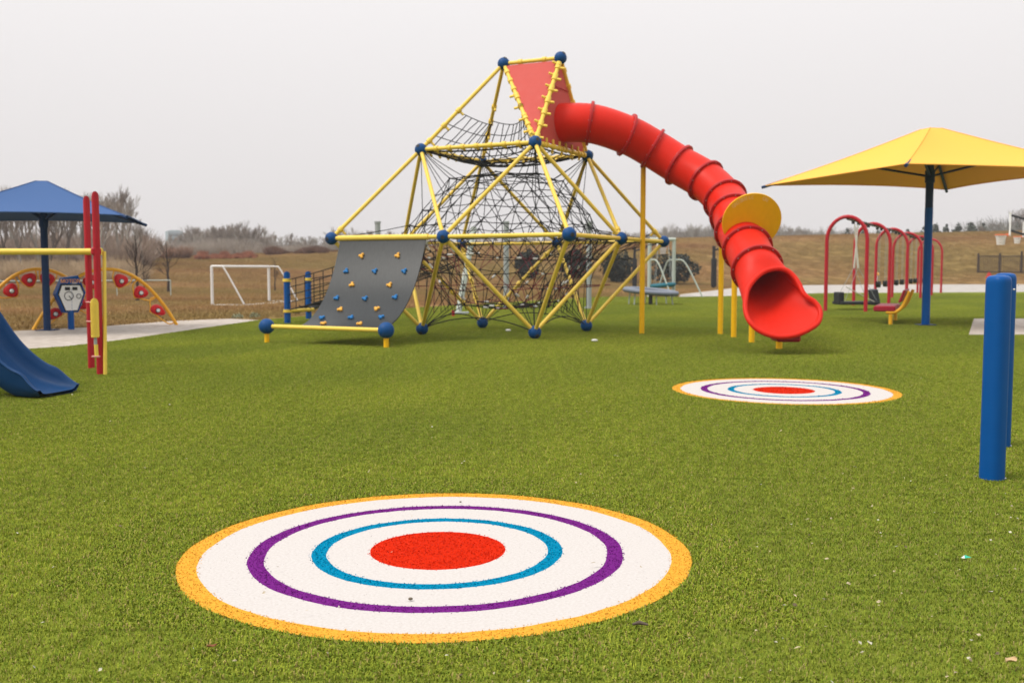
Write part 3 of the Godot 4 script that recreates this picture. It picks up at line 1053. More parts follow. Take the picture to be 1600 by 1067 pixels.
	for k in range(0, 10):
		var f := k / 9.0
		var l0 := (pa + Vector3(0, 0.36, 0)).lerp(e0 - Vector3(0, 0.55, 0), f); var l1 := (pb + Vector3(0, 0.36, 0)).lerp(e1 - Vector3(0, 0.55, 0), f)
		net_line(net, l0, l1, 0.12, 0.013, 6)
		net_line(net, (pa + Vector3(0, 0.36, 0)).lerp(pb + Vector3(0, 0.36, 0), f), (e0 - Vector3(0, 0.55, 0)).lerp(e1 - Vector3(0, 0.55, 0), f), 0.12, 0.013, 6)
	wpart(r, "rope_net", net, M.rope, "stuff")


func mat_point(A: Vector3, B: Vector3, C: Vector3, D: Vector3, s: float, t: float) -> Array:
	var f := func(ss: float, tt: float) -> Vector3:
		var top := A.lerp(B, 0.086 + ss * 0.771)
		var bot := C.lerp(D, 0.277 + ss * 0.69)
		var q := top.lerp(bot, 0.34)
		q.y = 0.50
		return top * (1 - tt) * (1 - tt) + q * 2 * tt * (1 - tt) + bot * tt * tt
	var p: Vector3 = f.call(s, t)
	var n: Vector3 = (f.call(s + 0.01, t) - f.call(s - 0.01, t)).cross(f.call(s, minf(t + 0.01, 1)) - f.call(s, maxf(t - 0.01, 0))).normalized()
	if n.y < 0: n = -n
	return [p, n]


func holed(mb: MB, tri: Array, c: Vector3, n: Vector3, r: float, thick: float) -> void:   # a triangular board with a round hole
	var x: Vector3 = (tri[1] - tri[0]).normalized()
	var y := n.cross(x)
	var angs := []
	for k in 40: angs.append(TAU * k / 40 - PI)
	for p in tri: angs.append(atan2((p - c).dot(y), (p - c).dot(x)))
	angs.sort()
	var inner := []; var outer := []
	for a in angs:
		var d: Vector3 = x * cos(a) + y * sin(a)
		var best := 1e9
		for k in 3:
			var p: Vector3 = tri[k]; var q: Vector3 = tri[(k + 1) % 3]
			var en := n.cross(q - p).normalized()
			var den := d.dot(en)
			if absf(den) > 1e-6:
				var s := (p - c).dot(en) / den
				if s > 0 and s < best: best = s
		inner.append(c + d * r); outer.append(c + d * best)
	var m := angs.size()
	for k in m:
		var l := (k + 1) % m
		for g in [-0.5, 0.5]:
			mb.quad(inner[k] + n * thick * g, outer[k] + n * thick * g, outer[l] + n * thick * g, inner[l] + n * thick * g, n * g)
		mb.quad(outer[k] + n * thick * 0.5, outer[l] + n * thick * 0.5, outer[l] - n * thick * 0.5, outer[k] - n * thick * 0.5, outer[k] - c)
		mb.quad(inner[k] + n * thick * 0.5, inner[l] + n * thick * 0.5, inner[l] - n * thick * 0.5, inner[k] - n * thick * 0.5, c - inner[k])


func nets(t: Node3D) -> void:
	# the slung floor net at the upper square
	var U := [node.U0, node.U1, node.U2, node.U3]
	var fl := MB.new()
	var at := func(u: float, v: float) -> Vector3:
		var p: Vector3 = U[0].lerp(U[1], u).lerp(U[3].lerp(U[2], u), v)
		return p - Vector3(0, 0.30 * pow(16.0 * u * (1 - u) * v * (1 - v), 0.6), 0)
	for k in range(0, 10):
		for w in 2:
			var pts := []
			for s in 13:
				var a := 0.03 + 0.94 * k / 9.0
				var b := 0.03 + 0.94 * s / 12.0
				pts.append(at.call(a, b) if w else at.call(b, a))
			fl.tube(pts, 0.012 if k % 9 else 0.02, 5, false)
	wpart(t, "floor_net", fl, M.rope, "stuff")
	# hanging nets inside the top pyramid
	var hang := MB.new()
	for face in [["U2", "U3"], ["U3", "U1"]]:
		var a: Vector3 = node[face[0]]; var b: Vector3 = node[face[1]]
		var inw: Vector3 = (CB + Vector3(0, 4.6, 0) - (a + b + node.T1) / 3.0)
		inw.y = 0
		inw = inw.normalized()
		var pos := func(f: float, h: float) -> Vector3:   # f across, h up
			var p := a.lerp(b, f).lerp(node.T1, h)
			var g := 4 * f * (1 - f)
			return p + inw * 0.42 * g * (0.3 + h) + Vector3.DOWN * (0.34 * g * h + 0.05 * g)
		for k in 4:
			var pts := []
			for s in 13: pts.append(pos.call(s / 12.0, [0.0, 0.16, 0.30, 0.44][k]))
			hang.tube(pts, 0.011, 5, false)
		for s in range(1, 10):
			var pts := []
			for k in 5: pts.append(pos.call(s / 10.0 + 0.02 * sin(s * 3.0 + k), 0.44 * k / 4.0))
			hang.tube(pts, 0.011, 5, false)
	wpart(t, "hanging_net", hang, M.rope, "stuff")
	# the spatial net: a rounded hull inside the frame, tied to the balls
	var faces := []
	for k in 4:
		var k3 := (k + 3) % 4
		for g in ["U", "G"]:
			faces.append([g + str(k), "C%d" % k, "M%d" % k])
			faces.append([g + str(k), "C%d" % k, "M%d" % k3])
			faces.append([g + str(k), g + str((k + 1) % 4), "M%d" % k])
	for g in ["U", "G"]:
		faces.append([g + "0", g + "1", g + "2"])
		faces.append([g + "0", g + "2", g + "3"])
	var mid := CB + Vector3(0, 2.10, 0)
	var upper := MB.new(); var lower := MB.new(); var redr := MB.new(); var knots := MB.new(); var fer := MB.new()
	var outer_nodes := {}
	for layer in 1:
		var div: int = [4, 2][layer]
		var sc: float = [0.70, 0.36][layer]
		var pts := {}; var edges := {}
		for f in faces:
			var idx := {}
			for i in div + 1:
				for j in div + 1 - i:
					var w: Vector3 = (node[f[0]] * (div - i - j) + node[f[1]] * i + node[f[2]] * j) / div - mid
					var l := w.length()
					var p: Vector3 = mid + (w / l) * lerpf(l, 2.75, 0.28) * sc
					p.y = maxf(p.y, 0.42)
					var key := "%d %d %d" % [roundi(p.x * 50), roundi(p.y * 50), roundi(p.z * 50)]
					if not pts.has(key):
						pts[key] = p + Vector3(rand(-1, 1), rand(-1, 1), rand(-1, 1)) * 0.05
					idx[Vector2i(i, j)] = key
			for q in idx:
				for d in [Vector2i(1, 0), Vector2i(0, 1), Vector2i(1, -1)]:
					if idx.has(q + d):
						var a: String = idx[q]; var b: String = idx[q + d]
						if a != b: edges[[a, b] if a < b else [b, a]] = true
		for e in edges:
			var a: Vector3 = pts[e[0]]; var b: Vector3 = pts[e[1]]
			if (a.y + b.y) / 2 < 1.9 and rng.randf() < 0.35: continue
			var low := (a.y + b.y) / 2 < 2.0
			var to := upper
			if low: to = redr if rng.randf() < 0.30 else lower
			net_line(to, a, b, rand(0.0, 0.02), 0.0098, 2)
			if low and rng.randf() < 0.16:
				var p := a.lerp(b, rand(0.15, 0.35))
				fer.tube([p, p + (b - a).normalized() * rand(0.07, 0.13)], 0.025, 7)
		for k in pts:
			if layer == 0 or pts[k].y < 2.3: knots.ball(pts[k], Vector3.ONE * 0.026, Basis(), 6, 4)
		if layer == 0: outer_nodes = pts
		else:   # ties between the layers
			for k in pts:
				if pts[k].y > 2.3: continue
				var best := []
				for o in outer_nodes: best.append([pts[k].distance_to(outer_nodes[o]), o])
				best.sort_custom(func(x, y): return x[0] < y[0])
				for q in 2:
					var b: Vector3 = outer_nodes[best[q][1]]
					net_line(lower if pts[k].y < 2.0 else upper, pts[k], b, 0.01, 0.0085, 2)
	for k in node:   # fans of ropes from each ball
		if k.begins_with("T"): continue
		var best := []
		for o in outer_nodes: best.append([node[k].distance_to(outer_nodes[o]), o])
		best.sort_custom(func(x, y): return x[0] < y[0])
		var n := 7 if k.begins_with("U") or k.begins_with("G") else 5
		for q in n:
			var b: Vector3 = outer_nodes[best[q][1]]
			net_line(lower if b.y < 2.0 else upper, node[k], b, 0.02, 0.009, 4)
	# diamond nets hung between the waist ring and the ground at the back and sides
	for q in [["C2", "C3", "G2", "G3"], ["C3", "C0", "G3", "G0"], ["C1", "C0", "G1", "G0"]]:
		var a: Vector3 = node[q[0]].lerp(mid, 0.10); var b: Vector3 = node[q[1]].lerp(mid, 0.10)
		var c: Vector3 = node[q[2]] + Vector3(0, 0.35, 0); var d: Vector3 = node[q[3]] + Vector3(0, 0.35, 0)
		var n := 9
		for k in n:
			for g in [-1, 1]:
				var pts := []
				for s in 9:
					var f: float = (k + 0.5) / n + g * 0.32 * s / 8.0
					if f < 0 or f > 1: continue
					var p := a.lerp(b, f).lerp(c.lerp(d, f), s / 8.0)
					pts.append(p + (mid - p) * 0.16 * sin(PI * s / 8.0))
				if pts.size() > 1: (redr if q[0] != "C1" and (k + g) % 3 == 0 else lower).tube(pts, 0.009, 5, false)
		for s in [2, 5]:
			net_line(redr if s == 5 else lower, a.lerp(c, s / 8.0), b.lerp(d, s / 8.0), 0.03, 0.011, 4)
	for k in 4:   # a slack foot rope between the ground balls
		net_line(lower, node["G%d" % k], node["G%d" % ((k + 1) % 4)], -0.28, 0.013, 8)
	wpart(t, "upper_net", upper, M.rope, "stuff")
	wpart(t, "lower_net", lower, M.rope, "stuff")
	wpart(t, "red_net", redr, M.red_rope, "stuff")
	wpart(t, "rope_knot", knots, M.rope, "stuff")
	wpart(t, "ferrule", fer, M.ferrule, "stuff")


# ---------------------------------------------------------------- tube slide
func slide() -> void:
	var F := [Vector3(0.86, 4.76, -22.70), Vector3(1.74, 4.73, -22.50), Vector3(2.58, 4.49, -22.60), Vector3(3.17, 4.20, -22.70), Vector3(3.74, 3.81, -22.50), Vector3(4.26, 3.43, -22.10), Vector3(4.57, 2.97, -21.50), Vector3(4.60, 2.61, -20.85), Vector3(4.57, 2.25, -20.15), Vector3(4.57, 1.89, -19.40), Vector3(4.57, 1.50, -18.60), Vector3(4.65, 1.13, -17.90)]
	var R := 0.43
	var per := 8
	var path := smooth_path(F, per)
	var t := thing("tube_slide", "long red plastic tube slide winding down from the top of the climber", "slide", Vector3(4.6, 0, -21))
	# frames along the path
	var fr := []
	var side := Vector3.ZERO
	for k in path.size():
		var d: Vector3 = (path[mini(k + 1, path.size() - 1)] - path[maxi(k - 1, 0)]).normalized()
		side = d.cross(Vector3.UP).normalized()
		fr.append(Basis(side, side.cross(d), -d))
	for s in 10:
		var rows := []
		for k in per + 1:
			var q := s * per + k
			var row := []
			var rr := R + (0.004 if k in [0, per] else 0.0)
			for a in 40: row.append(path[q] + fr[q] * Vector3(cos(TAU * a / 40) * rr, sin(TAU * a / 40) * rr, 0))
			rows.append(row)
		var mb := MB.new()
		mb.grid(rows, true)
		var inner := []
		for row in rows:
			var r2 := []
			var cen := Vector3.ZERO
			for p in row: cen += p / 40.0
			for p in row: r2.append(cen + (p - cen) * 0.975)
			inner.append(r2)
		mb.grid(inner, true)
		wpart(t, "tube_section", mb, M.slide_red)
	for s in range(1, 11):
		var q := s * per
		var rows := []
		for w in [[R, -0.036], [0.480, -0.034], [0.494, -0.022], [0.494, 0.022], [0.480, 0.034], [R, 0.036]]:
			var row := []
			for a in 40: row.append(path[q] + fr[q] * Vector3(cos(TAU * a / 40) * w[0], sin(TAU * a / 40) * w[0], w[1]))
			rows.append(row)
		var mb := MB.new()
		mb.grid(rows, true)
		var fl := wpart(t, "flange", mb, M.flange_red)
		var bolts := MB.new()
		for a in 12:
			var c: Vector3 = path[q] + fr[q] * Vector3(cos(TAU * a / 12) * 0.462, sin(TAU * a / 12) * 0.462, 0)
			bolts.tube([c - fr[q].z * 0.044, c + fr[q].z * 0.044], 0.009, 6)
		if s > 0: part(fl, "bolt", bolts.mesh(t.position), M.grey_metal, Transform3D(), "stuff")
	# the flared exit
	var rim := [Vector3(4.10, 0.93, -17.67), Vector3(4.17, 1.13, -17.82), Vector3(4.30, 1.30, -17.93), Vector3(4.46, 1.43, -18.02), Vector3(4.63, 1.51, -18.08), Vector3(4.83, 1.54, -18.10), Vector3(4.99, 1.50, -18.07), Vector3(5.11, 1.39, -18.00), Vector3(5.19, 1.24, -17.89), Vector3(5.23, 1.10, -17.79), Vector3(5.30, 1.00, -17.72), Vector3(5.41, 0.92, -17.67), Vector3(5.48, 0.80, -17.58), Vector3(5.47, 0.66, -17.48), Vector3(5.38, 0.52, -17.37), Vector3(5.20, 0.41, -17.29), Vector3(4.97, 0.32, -17.23), Vector3(4.71, 0.28, -17.20), Vector3(4.47, 0.31, -17.22), Vector3(4.27, 0.40, -17.29), Vector3(4.15, 0.52, -17.37), Vector3(4.09, 0.66, -17.48), Vector3(4.08, 0.80, -17.58)]
	var lip := smooth_path(rim, 3, true)
	for k in lip.size():   # the traced outline is the outside of the rolled lip
		var cen := Vector3(4.76, 0.9, -17.62)
		lip[k] += (cen - lip[k]).normalized() * 0.045
	var q10 := 10 * per
	var rows := []; var inn := []
	for k in 15:
		var f := k / 14.0
		var row := []; var r2 := []
		for s in lip.size():
			var d: Vector3 = lip[s] - Vector3(4.74, 1.02, -17.7)
			var a := atan2(d.dot(fr[q10].y), d.dot(fr[q10].x))
			var w := smoothstep(0.0, 1.0, f) * 0.35 + 0.65 * pow(f, 1.5)
			var c0: Vector3 = path[q10] + fr[q10] * Vector3(cos(a) * R, sin(a) * R, -0.55 * f * (1.0 - f))
			row.append(c0.lerp(lip[s], w))
		var cen := Vector3.ZERO
		for p in row: cen += p / row.size()
		for p in row: r2.append(cen + (p - cen) * 0.972)
		rows.append(row); inn.append(r2)
	var mb := MB.new()
	mb.grid(rows, true); mb.grid(inn, true)
	var ch := wpart(t, "exit_chute", mb, M.slide_red)
	mb = MB.new()
	mb.tube(lip, 0.045, 12, false, true)
	part(ch, "rolled_lip", mb.mesh(t.position), M.slide_red)
	crate(t, "foot_bracket", Vector3(4.90, 0.27, -17.78), Vector3(0.42, 0.13, 0.5), M.frame_red, Basis(), 0.03)
	# the round yellow guard plate
	var q := 9 * per - 3
	var tan: Vector3 = -fr[q].z
	var dc: Vector3 = path[q] + fr[q].y * 0.44 - fr[q].x * 0.10
	var db := along(tan)
	mb = MB.new()
	mb.tube([dc - tan * 0.014, dc + tan * 0.014], 0.575, 56)
	var disc := wpart(t, "guard_plate", mb, M.deep_yellow)
	var word := "NO   CLIMBING"
	var fnt := SystemFont.new()
	fnt.font_names = PackedStringArray(["Droid Sans"])
	for k in word.length():
		if word[k] == " ": continue
		var tm := TextMesh.new()
		tm.text = word[k]; tm.font = fnt; tm.font_size = 32; tm.pixel_size = 0.0030; tm.depth = 0.004
		var a := deg_to_rad(118.0 - k * 6.6)
		var up: Vector3 = fr[q].y * sin(a) + fr[q].x * cos(a)
		var b := Basis(up.cross(tan), up, tan)
		part(disc, "letter", tm, M.faded_print, Transform3D(b, dc + up * 0.50 + tan * 0.017 - t.position))
	# posts
	for p in [[Vector3(3.01, 0, -23.02), 4.22], [Vector3(4.79, 0, -22.83), 2.62], [Vector3(4.86, 0, -21.76), 2.35], [Vector3(4.89, 0, -20.24), 1.98], [Vector3(5.01, 0, -18.60), 0.92]]:
		rod(t, "support_post", p[0], p[0] + Vector3(0, p[1], 0), 0.060, M.deep_yellow)


# ---------------------------------------------------------------- left side
func canopy(t: Node3D, c: Vector3, corners: Array, he: float, ha: float, cloth: Material, metal: Material, sag: float, pole_r: float, brace_low: float, brace_at := 0.52) -> void:
	var flat := 0.20   # half-width of the little ridge square on top
	var top := []
	for q in corners: top.append(Vector3(lerpf(c.x, q.x, flat * 0.28), ha, lerpf(c.z, q.z, flat * 0.28)))
	for k in 4:
		var a: Vector3 = corners[k]; var b: Vector3 = corners[(k + 1) % 4]
		var mid := (a + b) / 2
		var rows := []; var rows2 := []
		for v in 13:
			var row := []; var row2 := []
			for u in 25:
				var f := u / 24.0; var g := v / 12.0
				var e := a.lerp(b, f) + (c + Vector3(0, he, 0) - mid) * sag * 4.0 * f * (1.0 - f)
				e.y = he + 0.05 * 4.0 * f * (1 - f)
				var p := e.lerp(top[k].lerp(top[(k + 1) % 4], f), g)
				p.y -= 0.22 * sin(PI * g) * (0.35 + 0.65 * 4 * f * (1 - f)) * (ha - he) * 0.45
				row.append(p); row2.append(p - Vector3(0, 0.006, 0))
			rows.append(row); rows2.append(row2)
		var mb := MB.new()
		mb.grid(rows)
		var pn := wpart(t, "fabric_panel", mb, cloth)
		mb = MB.new()   # the rolled hem
		mb.tube(rows[0], 0.016, 6, false)
		part(pn, "hem", mb.mesh(t.position), cloth)
	for k in 4:   # stitched seams down the hips
		var a: Vector3 = corners[k]
		var sm := []
		for v in 13:
			var g := v / 12.0
			var p := Vector3(a.x, he, a.z).lerp(top[k], g)
			p.y -= 0.22 * sin(PI * g) * 0.35 * (ha - he) * 0.45 - 0.006
			sm.append(p)
		var sb := MB.new()
		sb.tube(sm, 0.010, 6, false)
		wpart(t, "hip_seam", sb, cloth)
	var cap := MB.new()
	cap.slab(top, Vector3.UP, 0.012)
	wpart(t, "fabric_cap", cap, cloth)
	rod(t, "pole", Vector3(c.x, 0, c.z), Vector3(c.x, ha - 0.12, c.z), pole_r, metal, 20)
	for q in corners:
		var out: Vector3 = (q - Vector3(c.x, he, c.z)).normalized()
		var tip: Vector3 = q + out * 0.09 - Vector3(0, 0.05, 0)
		rod(t, "rafter", tip, Vector3(c.x, ha - 0.25, c.z) + out * 0.1, 0.042, metal)
		var m := tip.lerp(Vector3(c.x, ha - 0.25, c.z), brace_at)
		rod(t, "brace", Vector3(c.x, brace_low, c.z), m, 0.03, metal)
	rod(t, "hub", Vector3(c.x, brace_low - 0.16, c.z), Vector3(c.x, brace_low + 0.16, c.z), pole_r * 1.25, metal, 20)
	crate(t, "base_plate", Vector3(c.x, 0.012, c.z), Vector3(0.42, 0.024, 0.42), metal)


func arch_point(a: Vector3, b: Vector3, h: float, f: float) -> Vector3:   # f from -1 to 1
	var p := a.lerp(b, f * 0.5 + 0.5)
	p.y = h * (1.0 - pow(absf(f), 2.15))
	return p


func pod_arch(label: String, a: Vector3, b: Vector3, h: float, pods: Array) -> void:
	var t := thing("pod_arch", label, "climbing arch", (a + b) / 2, "yellow climbing arches with red pods")
	var pts := []
	for k in 41: pts.append(arch_point(a, b, h, k / 20.0 - 1.0))
	var mb := MB.new()
	mb.tube(pts, 0.045, 12)
	wpart(t, "arch_tube", mb, M.arch_yellow)
	var along_x := (b - a).normalized()
	var face := along_x.cross(Vector3.UP).normalized()
	if face.z < 0: face = -face
	var cen := (a + b) / 2 + Vector3(0, h * 0.15, 0)
	for f in pods:
		var p := arch_point(a, b, h, f)
		var l := arch_point(a, b, h, maxf(f - 0.13, -1)); var r := arch_point(a, b, h, minf(f + 0.13, 1))
		var inw := (cen - p).normalized()
		var q := p + inw * 0.24
		var tang := (r - l).normalized()
		var loop := smooth_path([l, l + inw * 0.2 + tang * 0.02, q - tang * 0.10 + inw * 0.13, q + inw * 0.20, q + tang * 0.10 + inw * 0.13, r + inw * 0.2 - tang * 0.02, r], 4)
		mb = MB.new()
		mb.tube(loop, 0.018, 8)
		wpart(t, "pod_hanger", mb, M.arch_yellow)
		mb = MB.new()   # a rounded three-cornered pod, bulging on both faces
		var rows := []
		for w in [[0.0, -0.085], [0.09, -0.085], [0.14, -0.070], [0.168, -0.040], [0.178, 0.0], [0.168, 0.040], [0.14, 0.070], [0.09, 0.085], [0.0, 0.085]]:
			var row := []
			for s in 24:
				var an := TAU * s / 24
				var rr: float = w[0] * (1.0 + 0.09 * cos(3.0 * an))
				row.append(q + inw * cos(an) * rr + tang * sin(an) * rr + face * w[1])
			rows.append(row)
		mb.grid(rows, true)
		var pd := wpart(t, "pod", mb, M.pod_red)
		for w in [[0.066, 0.080, 0.096, M.black_plastic, "washer"], [0.050, 0.090, 0.112, M.sign_white, "bolt_cap"]]:
			mb = MB.new()
			var o := q + inw * 0.02
			mb.tube([o + face * w[1], o + face * (w[2] - 0.006), o + face * w[2]], [w[0], w[0], w[0] * 0.7], 14)
			part(pd, w[4], mb.mesh(t.position), w[3])


func left_side() -> void:
	# blue shade canopy
	var c := Vector3(-11.47, 0, -24.51)
	var nrm := Vector3(0.967, 0, -0.254); var tgt := Vector3(0.254, 0, 0.967)
	var cc := Vector3(-11.25, 0, -24.05); var hf := 2.05
	var cor := []
	for q in [[1, 1], [1, -1], [-1, -1], [-1, 1]]: cor.append(Vector3(cc.x, 2.70, cc.z) + nrm * hf * q[0] + tgt * hf * q[1])
	var t := thing("shade_canopy", "blue fabric shade canopy on a single blue pole at the left", "shade canopy", c)
	canopy(t, Vector3(cc.x, 0, cc.z) + Vector3(-0.1, 0, -0.2), cor, 2.70, 3.60, M.cloth_blue, M.dark_blue_metal, 0.04, 0.085, 2.66, 0.72)
	# pod arches
	pod_arch("left of the two yellow arches with red pods, cut by the frame", Vector3(-13.55, 0, -24.9), Vector3(-10.85, 0, -26.5), 1.49, [-0.86, -0.52, -0.18, 0.15, 0.76])
	pod_arch("right of two yellow arches with red pods, ending beside concrete path", Vector3(-11.72, 0, -24.3), Vector3(-8.98, 0, -26.6), 1.49, [-0.86, -0.28, 0.24, 0.58, 0.85])
	# activity sign
	var sp := Vector3(-10.92, 0, -24.6)
	t = thing("activity_panel", "blue six sided play panel with white dial face on a blue post", "play panel", sp)
	rod(t, "post", sp, sp + Vector3(0, 1.0, 0), 0.075, M.post_blue)
	var yaw := Basis(Vector3.UP, 0.78)
	var panel := func(pts: Array, z0: float, z1: float) -> MB:
		var mb := MB.new()
		var f := []
		for p in pts: f.append(sp + Vector3(0, 0.42, 0) + yaw * Vector3(p[0], p[1], (z0 + z1) / 2))
		mb.slab(f, yaw * Vector3(0, 0, 1), z1 - z0)
		return mb
	var hexa := [[-0.17, 0.0], [0.17, 0.0], [0.36, 0.48], [0.19, 0.91], [-0.18, 0.86], [-0.36, 0.46]]
	wpart(t, "panel_body", panel.call(hexa, -0.16, 0.05), M.post_blue)
	var rim := [[-0.15, 0.03], [0.15, 0.03], [0.32, 0.47], [0.24, 0.70], [-0.24, 0.70], [-0.32, 0.46]]
	wpart(t, "panel_rim", panel.call(rim, 0.05, 0.062), M.black_plastic)
	var white := [[-0.135, 0.055], [0.135, 0.055], [0.29, 0.46], [0.21, 0.665], [-0.21, 0.665], [-0.29, 0.45]]
	wpart(t, "dial_face", panel.call(white, 0.062, 0.074), M.sign_white)
	wpart(t, "display", panel.call([[-0.15, 0.55], [-0.03, 0.55], [-0.03, 0.63], [-0.15, 0.63]], 0.074, 0.082), M.black_plastic)
	wpart(t, "display", panel.call([[0.03, 0.55], [0.15, 0.55], [0.15, 0.63], [0.03, 0.63]], 0.074, 0.082), M.black_plastic)
	for d in [[-0.06, 0.41, 0.105], [0.18, 0.40, 0.055]]:
		var mb := MB.new()
		var ring := []
		for k in 28: ring.append(sp + Vector3(0, 0.42, 0) + yaw * Vector3(d[0] + cos(TAU * k / 28) * d[2], d[1] + sin(TAU * k / 28) * d[2], 0.078))
		mb.tube(ring, 0.009, 6, false, true)
		wpart(t, "dial_ring", mb, M.black_plastic)
	rod(t, "dial_hand", sp + Vector3(0, 0.42, 0) + yaw * Vector3(-0.06, 0.41, 0.08), sp + Vector3(0, 0.42, 0) + yaw * Vector3(0.0, 0.34, 0.08), 0.010, M.black_plastic, 8)
	var fnt := SystemFont.new()
	fnt.font_names = PackedStringArray(["Droid Sans"])
	for w in [["MOTION", 0.0034, 0.775, M.sign_orange, 0.0], ["PLAY", 0.0016, 0.725, M.sign_white, 0.09]]:
		var tm := TextMesh.new()
		tm.text = w[0]; tm.font = fnt; tm.font_size = 36; tm.pixel_size = w[1]; tm.depth = 0.012
		part(t, "lettering", tm, w[3], Transform3D(yaw, Vector3(0, 0.42, 0) + yaw * Vector3(w[4], w[2], 0.054)))
	# red post frame with the yellow overhead bar
	var pa := Vector3(-5.86, 0, -14.09); var pb := Vector3(-6.37, 0, -15.0)
	t = thing("overhead_bar", "two tall red posts carrying a long yellow overhead bar", "overhead bar", pa)
	for p in [pa, pb, pa + Vector3(-4.4, 0, -0.05), pb + Vector3(-4.0, 0, 0.0)]:
		var mb := MB.new()
		mb.tube([p, p + Vector3(0, 2.50, 0), p + Vector3(0, 2.545, 0), p + Vector3(0, 2.575, 0), p + Vector3(0, 2.585, 0)], [0.049, 0.049, 0.043, 0.026, 0.006], 18)
		wpart(t, "post", mb, M.frame_red)
	var y := 1.745
	rod(t, "crossbar", Vector3(-10.3, y, -14.5), Vector3(-5.98, y, -14.44), 0.046, M.yellow)
	rod(t, "bar_clamp", Vector3(-6.02, y, -14.44), Vector3(-5.93, y, -14.44), 0.054, M.yellow)
	crate(t, "bar_bracket", (pa + Vector3(-0.02, y, -0.02)), Vector3(0.13, 0.11, 0.13), M.frame_red, Basis(Vector3.UP, 0.5), 0.02)
	rod(t, "bracket_arm", pa + Vector3(0, y, 0), Vector3(-5.98, y, -14.44), 0.04, M.frame_red)
	rod(t, "bracket_arm", pb + Vector3(0, y, 0), Vector3(-6.02, y, -14.44), 0.04, M.frame_red)
	rod(t, "slim_pole", Vector3(-6.06, 0, -14.55), Vector3(-6.06, y, -14.52), 0.016, M.yellow, 10)
	rod(t, "slim_pole", Vector3(-5.775, 0, -14.05), Vector3(-5.80, y, -14.2), 0.026, M.yellow, 10)
	var hd := pa + Vector3(0.015, 0, 0.17)
	var sleeve := MB.new()
	sleeve.tube([hd + Vector3(0, 0.54, 0), hd + Vector3(0, 0.55, 0), hd + Vector3(0, 1.02, 0), hd + Vector3(0, 1.06, 0), hd + Vector3(0, 1.085, 0), hd + Vector3(0, 1.09, 0)], [0.045, 0.055, 0.055, 0.045, 0.022, 0.004], 16)
	var sl := wpart(t, "hand_sleeve", sleeve, M.yellow)
	var rib := MB.new()
	for k in 9: rib.box(hd + Vector3(-0.04 + k * 0.01, 0.80, 0.053 * sqrt(maxf(0.05, 1.0 - pow((k - 4) / 5.5, 2.0)))), Basis(), Vector3(0.003, 0.46, 0.006))
	part(sl, "grip_rib", rib.mesh(t.position), M.yellow, Transform3D(), "stuff")
	for h in [1.03, 0.76]: rod(t, "bracket", hd + Vector3(-0.14, h, -0.06), hd + Vector3(0, h, 0), 0.012, M.pink_metal, 8)
	rod(t, "piston_rod", hd + Vector3(0, 0.42, 0), hd + Vector3(0, 0.56, 0), 0.022, M.grey_metal)
	rod(t, "piston_rod", hd + Vector3(0.01, 0.27, 0), hd + Vector3(0.005, 0.44, 0), 0.026, M.yellow)
	crate(t, "foot_pedal", hd + Vector3(0.0, 0.27, 0), Vector3(0.11, 0.025, 0.06), M.pink_metal)
	# blue slide
	t = thing("blue_slide", "dark blue plastic open slide coming in from the left edge", "slide", Vector3(-5.9, 0, -11.7))
	var prof := []   # along the chute: [distance, bed height]
	var ctr := smooth_path([Vector3(-7.65, 1.90, -12.10), Vector3(-7.15, 1.66, -12.04), Vector3(-6.80, 1.26, -11.98), Vector3(-6.50, 0.84, -11.92), Vector3(-6.20, 0.45, -11.87), Vector3(-5.88, 0.19, -11.81), Vector3(-5.60, 0.085, -11.75), Vector3(-5.36, 0.05, -11.69)], 6)
	var rows := []; var hull := []
	var lipn := []; var lipf := []
	for k in ctr.size():
		var d: Vector3 = (ctr[mini(k + 1, ctr.size() - 1)] - ctr[maxi(k - 1, 0)]).normalized()
		var s := d.cross(Vector3.UP).normalized()   # towards the camera side
		var u := s.cross(d)
		var endf := smoothstep(0.80, 1.0, float(k) / (ctr.size() - 1))
		var wall := lerpf(0.20, 0.05, endf)
		var wid := lerpf(0.29, 0.31, endf)
		var row := []
		for q in [[1.12, 1.0 - 0.06], [1.17, 0.9], [1.16, 1.0], [1.08, 1.06], [1.0, 1.0], [0.94, 0.6], [0.86, 0.2], [0.7, 0.02], [0.35, -0.03], [0.0, -0.04]]:
			row.append(ctr[k] + s * wid * q[0] + u * wall * q[1])
		for q in [[0.35, -0.03], [0.7, 0.02], [0.86, 0.2], [0.94, 0.6], [1.0, 1.0], [1.08, 1.06], [1.16, 1.0], [1.17, 0.9], [1.12, 0.94]]:
			row.append(ctr[k] - s * wid * q[0] + u * wall * q[1])
		rows.append(row)
		var r2 := []
		for q in [[1.165, 0.95], [1.10, 0.3], [1.0, -0.35], [0.7, -0.62], [0.0, -0.68], [-0.7, -0.62], [-1.0, -0.35], [-1.10, 0.3], [-1.165, 0.95]]:
			var p: Vector3 = ctr[k] + s * wid * q[0] + u * lerpf(0.20, 0.055, endf) * q[1]
			p.y = maxf(p.y, 0.004)
			r2.append(p)
		hull.append(r2)
	var mb := MB.new()
	mb.grid(rows)
	wpart(t, "slide_bed", mb, M.slide_blue)
	mb = MB.new()
	mb.grid(hull)
	wpart(t, "side_wall", mb, M.slide_blue)


